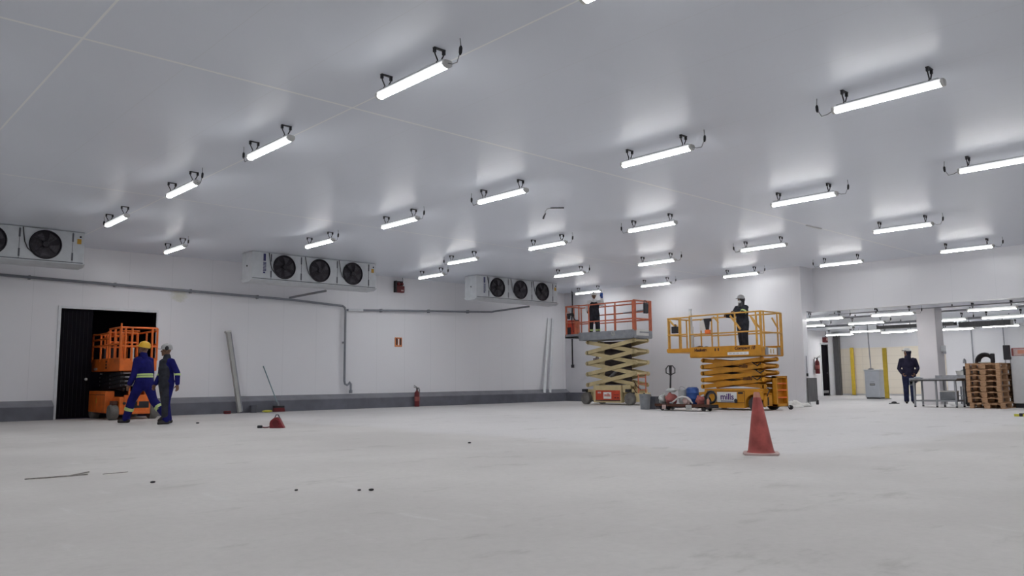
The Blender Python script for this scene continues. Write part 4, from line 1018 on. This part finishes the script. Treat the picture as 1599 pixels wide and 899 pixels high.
# conduits, trays and ducts below the rear ceiling
for i, (x, z, r, lb) in enumerate(((25.75, 2.93, .018, 'nearest thin conduit crossing just behind the header'), (27.3, 2.92, .03, 'second conduit crossing under the rear ceiling'), (31.2, 2.90, .04, 'thick pipe crossing under the rear ceiling behind the column'))):
    t = thing('ceiling_conduit', lb, 'conduit', (x, 0, z))
    y1 = 17.4 if x > 27 else 12.2
    if i == 2: y1 = 17.4
    MB().tube([(0, 1.6, 0), (0, y1, 0)], r, 8).build('run', 'zinc', t)
    for y in (3, 6.2, 8.4, 10.6, 12.0): MB().box(-.012, .012, y - .012, y + .012, 0, ZC2 - z).build('hanger', 'black', t)
t = thing('cable_tray', 'dark cable tray hanging under the rear ceiling left of the column', 'cable tray', (31.9, 0, 2.78))
tb = MB(); tb.box(-.02, .02, 10.4, 13.2, -.05, .07); tb.box(.30, .34, 10.4, 13.2, -.05, .07); tb.box(0, .32, 10.4, 13.2, -.05, -.035); tb.build('tray', 'guard', t)
for y in (10.8, 12.0, 13.0): MB().tube([(.16, y, -.04), (.16, y, ZC2 - 2.78)], .012, 6).build('hanger', 'black', t)
t = thing('air_duct', 'dark grey duct under the rear ceiling right of the column', 'duct', (32.6, 0, 2.70))
MB().box(-.2, .2, 8.7, 10.4, -.03, .16).build('duct', 'guard', t, bevel=.01)
for y in (9.0, 10.1): MB().tube([(0, y, .16), (0, y, ZC2 - 2.70)], .012, 6).build('hanger', 'black', t)
t = thing('alarm_box', 'dark red alarm box above the dark door of the rear room', 'alarm', (36.3, YR - .07, 2.62))
MB().box(-.16, .16, -.05, .07, -.14, .10).build('box', 'darkred', t, bevel=.015); MB().ball((.04, -.07, .0), .06, .04, .06).build('strobe', 'pinkcloth', t, smooth=True)
MB().tube([(.1, .02, .10), (.1, .02, ZC2 - 2.62)], .02, 6).build('conduit', 'zinc', t)
# guard plate at the wall end, plastic sheet
t = thing('kick_guard', 'dark grey guard plate standing on the foot of the white wall end', 'guard plate', (24.2, JY - .03, 0))
MB().box(-.04, .60, -.012, .012, .10, .85).build('plate', 'guard', t, bevel=.004); MB().box(.52, .62, -.03, .02, 0, .14).build('foot', 'black', t, bevel=.008); MB().box(-.02, .06, -.02, .012, 0, .10).build('foot', 'plank', t)
t2 = thing('light_switch', 'small black switch on a conduit at the white wall end', 'switch', (24.22, JY - .015, .95))
MB().box(-.03, .03, -.03, .012, -.05, .05).build('switch_body', 'black', t2, bevel=.006); MB().tube([(0, -.004, .05), (0, -.004, .60)], .012, 6).build('conduit', 'zinc', t2)
def crumple(loc, rx, ry, h, seed, name, m, label, cat):
    r2 = random.Random(seed); nx, ny = 16, 12; mb = MB()
    ph = [r2.uniform(0, 6) for _ in range(6)]
    for k in (0, 1):
        for j in range(ny):
            for i in range(nx):
                u, v = 2 * i / (nx - 1) - 1, 2 * j / (ny - 1) - 1
                e = max(0, 1 - (u * u + v * v) * .8) ** .6
                z = h * e * (.55 + .3 * math.sin(5 * u + ph[0]) * math.cos(6 * v + ph[1]) + .25 * math.sin(9 * u + 4 * v + ph[2])) + .012
                mb.v.append((u * rx * (1 + .08 * math.sin(5 * v + ph[3])), v * ry * (1 + .10 * math.sin(6 * u + ph[4])), max(.004, z) if k == 0 else .001))
    N_ = nx * ny
    for j in range(ny - 1):
        for i in range(nx - 1):
            a = j * nx + i; q = (a, a + 1, a + nx + 1, a + nx); mb.f.append(q); mb.f.append(tuple(N_ + w_ for w_ in reversed(q)))
    rim = [i for i in range(nx)] + [j * nx + nx - 1 for j in range(1, ny)] + [(ny - 1) * nx + i for i in range(nx - 2, -1, -1)] + [j * nx for j in range(ny - 2, 0, -1)]
    for a, b in zip(rim, rim[1:] + rim[:1]): mb.f.append((b, a, a + N_, b + N_))
    return tag(mb.build(name, m, smooth=True, loc=loc), label, cat)
crumple((22.7, 12.0, 0), .45, .40, .22, 2, 'plastic_sheet', 'offwhite', 'crumpled white plastic sheet on the floor at the white wall end', 'plastic sheet')
crumple((21.4, 9.95, 0), .30, .28, .03, 9, 'dust_sheet', 'debris', 'flat grey scrap on the floor near the rear opening', 'scrap') if False else None
# crumbs on the floor
t = thing('mortar_strip', 'thin broken strip of mortar on the floor at lower left', 'debris', (2.12, 8.73, 0), -.10)
MB().prism([(-.28, 0), (-.10, -.012), (.10, -.004), (.24, .02), (.26, .035), (.08, .02), (-.10, .008)], 0, .012, 'z').build('strip', 'debris', t); MB().bar((.10, .012, .008), (.27, .03, .03), .02, .010).build('lifted_end', 'debris', t)
tag(MB().prism([(-.12, -.006), (.10, -.004), (.12, .006), (-.08, .008)], 0, .006, 'z').build('mortar_flake', 'debris', loc=(2.62, 8.68, 0)), 'faint flake of mortar just right of the thin mortar strip', 'debris')
for i, (x, y, r, lb) in enumerate(((2.61, 7.59, .018, 'small dark crumb on the floor left of the centre, below the red reel'), (3.27, 6.16, .012, 'tiny dark crumb left of the two crumbs in the lower middle'), (3.63, 5.77, .013, 'left of the two dark crumbs in the lower middle floor'), (3.70, 5.70, .018, 'right of the two dark crumbs in the lower middle floor'), (7.37, 8.84, .02, 'pale dark crumb farthest out on the middle of the floor'), (6.95, 18.9 - 1.3, .03, 'flat dark crumb on the floor right of the two walking workers'))):
    o = MB().ball((0, 0, r * .5), r * 1.4, r, r * .55, 7, 5).build('mortar_crumb', 'black', loc=(x, y, 0)); tag(o, lb, 'crumb', 'mortar crumbs on the floor')
t = thing('spirit_level', 'yellow and black tool lying on the floor at the right edge', 'tool', (19.84, 5.24, 0), 1.3)
MB().box(-.16, .16, -.03, .03, 0, .05).build('body', 'lemon', t, bevel=.006); MB().box(-.03, .05, -.034, .034, .0, .07).build('grip', 'black', t, bevel=.01)
t = thing('foot_pedal', 'small dark lump on the floor left of the steel table', 'lump', (26.6, 10.6, 0))
MB().box(-.18, .18, -.10, .10, 0, .03).build('plate', 'guard', t, bevel=.01); MB().ball((0, 0, .04), .10, .08, .04).build('lump', 'black', t, smooth=True)

# ------------------------------------------------------------------ people
def remeshed(parts, voxel, smooth_n, name):
    me = bpy.data.meshes.new(name); vs = []; fs = []
    for p in parts:
        o = len(vs); vs += p.v; fs += [tuple(i + o for i in f) for f in p.f]
    me.from_pydata(vs, [], fs)
    bm = bmesh.new(); bm.from_mesh(me); bmesh.ops.recalc_face_normals(bm, faces=bm.faces); bm.to_mesh(me); bm.free()
    o = bpy.data.objects.new('tmp', me); COL.objects.link(o)
    r = o.modifiers.new('r', 'REMESH'); r.mode = 'VOXEL'; r.voxel_size = voxel
    if smooth_n:
        s = o.modifiers.new('s', 'SMOOTH'); s.factor = .5; s.iterations = smooth_n
    bpy.context.view_layer.update()
    dg = bpy.context.evaluated_depsgraph_get()
    out = bpy.data.meshes.new_from_object(o.evaluated_get(dg)); out.name = name
    bpy.data.objects.remove(o); bpy.data.meshes.remove(me)
    return out
def limb(pts, rs, n=14, flat=None):
    """tapered limb with rounded ends"""
    pts = [Vector(p) for p in pts]
    f = lambda r, k: (r[0] * k, r[1] * k) if isinstance(r, tuple) else r * k
    rad = lambda r: max(r) if isinstance(r, tuple) else r
    d0 = (pts[0] - pts[1]).normalized(); d1 = (pts[-1] - pts[-2]).normalized()
    P = [pts[0] + d0 * rad(rs[0]) * .8, pts[0] + d0 * rad(rs[0]) * .45] + pts + [pts[-1] + d1 * rad(rs[-1]) * .45, pts[-1] + d1 * rad(rs[-1]) * .8]
    R_ = [f(rs[0], .45), f(rs[0], .86)] + list(rs) + [f(rs[-1], .86), f(rs[-1], .45)]
    return MB().tube(P, R_, n, flat=flat)
def person(label, loc, rz, height, pose, wear, group=None):
    t = thing('person', label, 'person', loc, rz, group)
    k = height / 1.75; t.scale = (k, k, k)
    X = Vector((1, 0, 0)); R = math.radians
    def dirv(a, b):        # a: forward swing, b: sideways (signed x)
        return Vector((math.sin(b), math.sin(a) * math.cos(b), -math.cos(a) * math.cos(b)))
    lean = R(pose.get('lean', 0)); U = Vector((0, math.sin(lean), math.cos(lean)))
    Fw = Vector((0, math.cos(lean), -math.sin(lean)))
    J = {}
    for s, q in ((-1, 'l'), (1, 'r')):
        th, kn, ab = pose['leg_' + q]
        d1 = dirv(R(th), R(ab) * s); d2 = dirv(R(th - kn), R(ab * .6) * s)
        J['hip' + q] = Vector((s * .095, 0, 0)); J['kn' + q] = J['hip' + q] + d1 * .435; J['an' + q] = J['kn' + q] + d2 * .41
    low = min(J['anl'].z, J['anr'].z); dz = -low + .085
    pel = Vector((0, 0, dz))
    for q in 'lr':
        for n_ in ('hip', 'kn', 'an'): J[n_ + q] = J[n_ + q] + pel
    chest = pel + U * .33; neckb = pel + U * .525
    hy, hp = R(pose.get('head_yaw', 0)), R(pose.get('head_pitch', 0))
    HR = Matrix.Rotation(hy, 3, 'Z') @ Matrix.Rotation(-lean * .4 - hp, 3, 'X')
    headc = neckb + U * .06 + (HR @ Vector((0, .022, .125)))
    HM = HR.to_4x4()
    for s, q in ((-1, 'l'), (1, 'r')):
        a, ab, el, ein = pose['arm_' + q]
        sh = pel + U * .475 + X * s * .185
        d1 = dirv(R(a), R(ab) * s); J['sh' + q] = sh; J['el' + q] = sh + d1 * .295
        d2 = dirv(R(a + el), R(ein) * s); J['wr' + q] = J['el' + q] + d2 * .255
    # ---- body: one continuous surface
    B = []
    flatx = (1, 1, (1, 0, 0))
    B.append(limb([pel - U * .03, pel + U * .10, pel + U * .20, chest, pel + U * .44, neckb - U * .02], [(.150, .100), (.145, .098), (.130, .092), (.155, .108), (.160, .095), (.075, .06)], 18, flatx))
    B.append(limb([neckb - U * .03, neckb + U * .04, headc - (HR @ Vector((0, .02, .05)))], [.062, .056, .056]))
    for c, r in (((0, -.004, .030), (.076, .096, .092)), ((0, .020, -.055), (.056, .068, .062)), ((0, .055, -.02), (.050, .045, .07))):
        B.append(MB().ball(headc + HR @ Vector(c), *r, 18, 12, M4=HM))
    B.append(MB().ball(headc + HR @ Vector((0, .108, -.016)), .014, .018, .022, 10, 7, M4=HM)); B.append(MB().ball(headc + HR @ Vector((0, .094, .006)), .010, .014, .03, 10, 7, M4=HM))
    B.append(MB().ball(headc + HR @ Vector((0, .086, .034)), .050, .014, .010, 12, 7, M4=HM))
    for z in (-.058, -.070): B.append(MB().ball(headc + HR @ Vector((0, .092, z)), .022, .010, .0062, 10, 7, M4=HM))
    B.append(MB().ball(headc + HR @ Vector((0, .076, -.100)), .026, .020, .018, 10, 7, M4=HM))
    for s in (-1, 1): B.append(MB().ball(headc + HR @ Vector((s * .079, -.008, -.005)), .010, .020, .032, 10, 7, M4=HM))
    for s, q in ((-1, 'l'), (1, 'r')):
        h, kn, an = J['hip' + q], J['kn' + q], J['an' + q]
        B.append(limb([h, h.lerp(kn, .35), kn, kn.lerp(an, .3), an], [.088, .080, .056, .056, .038]))
        fdir = Vector((pose.get('toe', 4) * .01 * s, 1, 0)).normalized(); dn = (an - kn).normalized()
        if abs(dn.y) > .45: fdir = (fdir + Vector((0, 0, dn.y * .8))).normalized()
        B.append(limb([an + Vector((0, 0, -.04)) - fdir * .05, an + Vector((0, 0, -.05)) + fdir * .06, an + Vector((0, 0, -.058)) + fdir * .15], [(.036, .034), (.040, .030), (.036, .022)]))
        J['fd' + q] = fdir
        sh, el, wr = J['sh' + q], J['el' + q], J['wr' + q]
        B.append(limb([sh - X * s * .03, sh, sh.lerp(el, .4), el, el.lerp(wr, .3), wr], [.055, .054, .047, .038, .038, .026]))
        F = (wr - el).normalized(); nrm = pose.get('palm_' + q, Vector((-s, 0, 0))); nrm = (nrm - F * nrm.dot(F)).normalized(); wv = F.cross(nrm).normalized()
        if wv.y < 0 and abs(F.z) > .5: wv = -wv                          # thumb side towards the front
        B.append(limb([wr + F * .012, wr + F * .05, wr + F * .085], [(.027, .016), (.038, .014), (.040, .013)], 12, (1, 1, tuple(wv))))
        curl = R(pose.get('curl_' + q, 28))
        for i, (off, ln) in enumerate(((.030, .070), (.010, .080), (-.010, .075), (-.029, .058))):
            p = wr + F * .088 + wv * off; pts = [p]; ang = curl * .6
            for sg in (.45, .32, .26):
                dd = F * math.cos(ang) + nrm * math.sin(ang); p = p + dd * ln * sg * 1.15; pts.append(p); ang += curl
            B.append(MB().tube(pts, [.0098, .0094, .0086, .0072], 8))
        b0 = wr + F * .030 + wv * .026; d_ = (F * .62 + wv * .66 + nrm * .34).normalized(); d2 = (F * .85 + wv * .25 + nrm * .45).normalized()
        B.append(MB().tube([b0, b0 + d_ * .032, b0 + d_ * .036 + d2 * .026, b0 + d_ * .036 + d2 * .046], [.014, .0125, .0105, .008], 8))
        J['hand' + q] = wr + F * .10
    bm_ = remeshed(B, .0075, 3, 'body'); place('body', bm_, wear.get('skin', 'skin'), t, smooth=True)
    if not wear.get('no_face'):
        for s in (-1, 1): MB().ball(headc + HR @ Vector((s * .031, .088, .016)), .0115, .009, .008, 10, 7, M4=HM).build('eye', 'eye', t, smooth=True)
    # ---- clothes
    g = wear.get('bulk', 1.0)
    tr_ = []
    for q in 'lr':
        h, kn, an = J['hip' + q], J['kn' + q], J['an' + q]
        tr_.append(limb([h + Vector((0, 0, .03)), h.lerp(kn, .35), h.lerp(kn, .8), kn, kn.lerp(an, .35), kn.lerp(an, .75), an + (an - kn).normalized() * -.01], [.105 * g, .097 * g, .078 * g, .076 * g, .074 * g, .068 * g, .070 * g], 16))
    tr_.append(limb([pel - U * .03, pel + U * .06, pel + U * .16], [(.165 * g, .115 * g), (.168 * g, .120 * g), (.152 * g, .112 * g)], 18, flatx))
    place('trousers', remeshed(tr_, .011, 2, 'trousers'), wear['trousers'], t, smooth=True)
    jk = [limb([pel + U * .02, pel + U * .10, pel + U * .20, chest, pel + U * .43, neckb - U * .03], [(.172 * g, .126 * g), (.170 * g, .124 * g), (.158 * g, .118 * g), (.178 * g, .130 * g), (.178 * g, .116 * g), (.095, .080)], 18, flatx)]
    slv = []
    for s, q in ((-1, 'l'), (1, 'r')):
        sh, el, wr = J['sh' + q], J['el' + q], J['wr' + q]
        slv.append(limb([sh - X * s * .04, sh, sh.lerp(el, .45), el, el.lerp(wr, .4), el.lerp(wr, .93)], [.076, .074 * g, .066 * g, .058 * g, .054 * g, .048 * g], 14))
    if wear.get('sleeves'):
        place('overall_top', remeshed(jk, .011, 2, 'top'), wear['jacket'], t, smooth=True)
        place('shirt_sleeves', remeshed(slv, .010, 2, 'sleeves'), wear['sleeves'], t, smooth=True)
    else: place('jacket', remeshed(jk + slv, .011, 2, 'jacket'), wear['jacket'], t, smooth=True)
    for q in 'lr':
        an, f_ = J['an' + q], J['fd' + q]; kn = J['kn' + q]
        bt = [limb([an + (kn - an) * .28, an + (kn - an) * .05, an + Vector((0, 0, -.02))], [.055, .052, .05]),
              limb([an + Vector((0, 0, -.040)) - f_ * .055, an + Vector((0, 0, -.046)) + f_ * .06, an + Vector((0, 0, -.055)) + f_ * .165], [(.046, .044), (.050, .038), (.044, .028)])]
        bo = remeshed(bt, .010, 2, 'boot'); place('boot', bo, wear.get('boots', 'boot'), t, smooth=True)
    def band(p, q, t0, t1, r):
        p, q = Vector(p), Vector(q)
        MB().tube([p.lerp(q, t0), p.lerp(q, t0), p.lerp(q, t1), p.lerp(q, t1)], [(r[0] * .9, r[1] * .9) if isinstance(r, tuple) else r * .9, r, r, (r[0] * .9, r[1] * .9) if isinstance(r, tuple) else r * .9], 18, flat=flatx if isinstance(r, tuple) else None).build('reflective_band', 'hivis', t, smooth='auto')
    for b in wear.get('bands', ()):
        if b == 'waist':
            for z in (.085, .135): band(pel, pel + U, z, z + .035, (.178 * g, .133 * g))
        elif b == 'chest': band(pel, pel + U, .30, .35, (.186 * g, .138 * g))
        elif b[:5] == 'shin_': band(J['kn' + b[5]], J['an' + b[5]], .40, .56, .082 * g)
        elif b[:6] == 'ankle_': band(J['kn' + b[6]], J['an' + b[6]], .62, .80, .080 * g)
        elif b[:5] == 'farm_': band(J['el' + b[5]], J['wr' + b[5]], .05, .22, .064 * g)
        elif b[:5] == 'uarm_': band(J['sh' + b[5]], J['el' + b[5]], .55, .72, .074 * g)
    if wear.get('helmet'):
        M4 = Matrix.Translation(headc) @ HM
        hm = MB().lathe([(.100, .030), (.112, .034), (.108, .045), (.106, .075), (.096, .115), (.070, .146), (.035, .160), (.0, .163)], 26, M4=M4 @ Matrix.Diagonal((1, 1.16, 1, 1)))
        ho = hm.build('helmet', wear['helmet'], t, smooth='auto')
        MB().prism([(-.085, .085), (.085, .085), (.075, .150), (.04, .178), (-.04, .178), (-.075, .150)], .030, .042, 'z', M4=M4).build('helmet_peak', wear['helmet'], ho, bevel=.004)
        MB().tube([M4 @ Vector((.0, y_, z_)) for y_, z_ in ((-.105, .09), (-.06, .145), (0, .166), (.06, .145), (.108, .09))], .012, 8).build('helmet_ridge', wear['helmet'], ho, smooth=True)
        if wear.get('muffs'):
            for s in (-1, 1): MB().ball(M4 @ Vector((s * .112, -.02, .06)), .026, .042, .05, M4=HM).build('ear_muff', 'black', ho, smooth=True)
        if wear.get('strap'):
            for s in (-1, 1): MB().tube([M4 @ Vector((s * .098, .0, .04)), M4 @ Vector((s * .075, .03, -.06)), M4 @ Vector((0, .05, -.125))], .006, 6).build('chin_strap', 'black', ho)
    if wear.get('hood'):
        hd = [MB().ball(headc + HR @ Vector((0, -.022, .02)), .110, .112, .125, 20, 12, M4=HM), limb([neckb - U * .03, neckb + U * .05, headc - HR @ Vector((0, .03, .05))], [.115, .095, .092])]
        place('hood', remeshed(hd, .010, 2, 'hood'), wear['hood'], t, smooth=True)
    if wear.get('scarf'):
        sc = [limb([neckb - U * .05, neckb + U * .02, neckb + U * .07], [.105, .088, .078])]
        place('neck_cloth', remeshed(sc, .010, 2, 'scarf'), wear['scarf'], t, smooth=True)
    if wear.get('mask'):
        mk = [MB().ball(headc + HR @ Vector((0, .044, -.062)), .066, .070, .058, 16, 10, M4=HM)]
        place('face_mask', remeshed(mk, .008, 1, 'mask'), wear['mask'], t, smooth=True)
    if wear.get('cap'):
        M4 = Matrix.Translation(headc) @ HM
        co = MB().lathe([(.105, .045), (.112, .06), (.100, .115), (.065, .150), (0, .160)], 22, M4=M4 @ Matrix.Diagonal((1, 1.12, 1, 1))).build('cap', wear['cap'], t, smooth='auto')
        MB().prism([(-.075, .08), (.075, .08), (.065, .155), (.03, .185), (-.03, .185), (-.065, .155)], .05, .062, 'z', M4=M4).build('cap_peak', wear.get('peak', wear['cap']), co, bevel=.004)
    if wear.get('apron'):
        ap = [limb([pel - U * .10, pel + U * .10, chest, pel + U * .43], [(.178, .105), (.178, .105), (.182, .112), (.13, .09)], 18, flatx)]
        for p in ap: p.v = [tuple(Vector(v) + Fw * .066) for v in p.v]
        lg = [limb([pel + Vector((s * .09, .05, -.02)), J['kn' + q] + Vector((0, .022, 0)), J['an' + q].lerp(J['kn' + q], .25) + Vector((0, .018, 0))], [.108, .088, .078]) for s, q in ((-1, 'l'), (1, 'r'))] if wear.get('apron_legs') else []
        place('apron', remeshed(ap + lg, .011, 2, 'apron'), wear['apron'], t, smooth=True)
    if wear.get('glove_r') or wear.get('glove_l'):
        for q in 'lr':
            if wear.get('glove_' + q):
                F = (J['wr' + q] - J['el' + q]).normalized(); w_ = J['wr' + q]
                gl = [limb([w_ - F * .04, w_ + F * .03, w_ + F * .09], [.048, .05, .055]), MB().ball(w_ + F * .15 + U * .0, .062, .055, .065, 14, 9), MB().ball(w_ + F * .10 + Vector((.045, .02, 0)), .03, .03, .045, 10, 7), MB().ball(w_ + F * .20 + Vector((-.02, 0, -.01)), .04, .04, .03, 10, 7)]
                place('glove', remeshed(gl, .009, 2, 'glove'), wear['glove_' + q], t, smooth=True)
    return t, J
# worker striding towards the doorway
person('person in yellow helmet and blue overalls with lime bands, striding left', (6.30, 19.12, 0), math.radians(32), 1.86,
       dict(lean=5, leg_l=(27, 10, 3), leg_r=(-21, 24, 3), arm_l=(8, 6, 16, 2), arm_r=(-4, 7, 22, 0), head_pitch=-14, head_yaw=10),
       dict(jacket='overall', trousers='overall', helmet='helmet_y', bands=['waist', 'shin_l', 'shin_r'], scarf='overall', bulk=1.16))
person('person in grey helmet with black bib over blue overalls, right of the striding worker', (6.43, 18.05, 0), math.radians(98), 1.70,
       dict(lean=3, leg_l=(8, 8, 2), leg_r=(-6, 6, 3), arm_l=(-24, 14, 24, 4), arm_r=(6, 6, 22, -4), head_pitch=-4, head_yaw=-36),
       dict(jacket='overall', trousers='overall', helmet='helmet_g', muffs=True, bands=['farm_r', 'farm_l'], apron='overall_dark', apron_legs=True, scarf='overall_dark', bulk=1.08))
# person in the rear room
person('person in dark hooded jacket and jeans standing by the steel table', (27.2, 10.32, 0), math.radians(112), 1.75,
       dict(lean=0, leg_l=(2, 3, 0), leg_r=(-2, 2, 1), arm_l=(-6, 18, 52, -22), arm_r=(-6, 18, 52, -22), head_pitch=-4, head_yaw=-50, curl_l=45, curl_r=45),
       dict(jacket='navycloth', trousers='jeans', hood='navycloth', cap='helmet_w', peak='navycloth', scarf='navycloth', bulk=1.12))
# on the tan lift
person('person in white helmet, white face cloth and dark bib overalls on the tan lift', (21.72, 19.02, 2.361), math.radians(140), 1.62,
       dict(lean=8, leg_l=(16, 26, 4), leg_r=(14, 24, 5), arm_l=(62, 20, 110, -4), arm_r=(14, 20, 48, 6), head_pitch=-4, curl_r=50),
       dict(jacket='overall_dark', trousers='overall_dark', sleeves='mask', helmet='helmet_w', scarf='mask', glove_l='bluecloth', bands=['shin_l', 'shin_r'], bulk=1.24))
# on the amber lift
person('person in dark work clothes with lime chest band on the amber lift', (20.0, 11.98, 1.581), math.radians(72), 1.58,
       dict(lean=2, leg_l=(5, 6, 3), leg_r=(-4, 4, 3), arm_l=(38, 8, 62, -8), arm_r=(30, 16, 58, -4), head_pitch=-6, curl_l=60, curl_r=60),
       dict(jacket='overall_dark', trousers='overall_dark', helmet='helmet_g', hood='black', mask='mask', bands=['chest', 'uarm_l', 'uarm_r'], bulk=1.32))
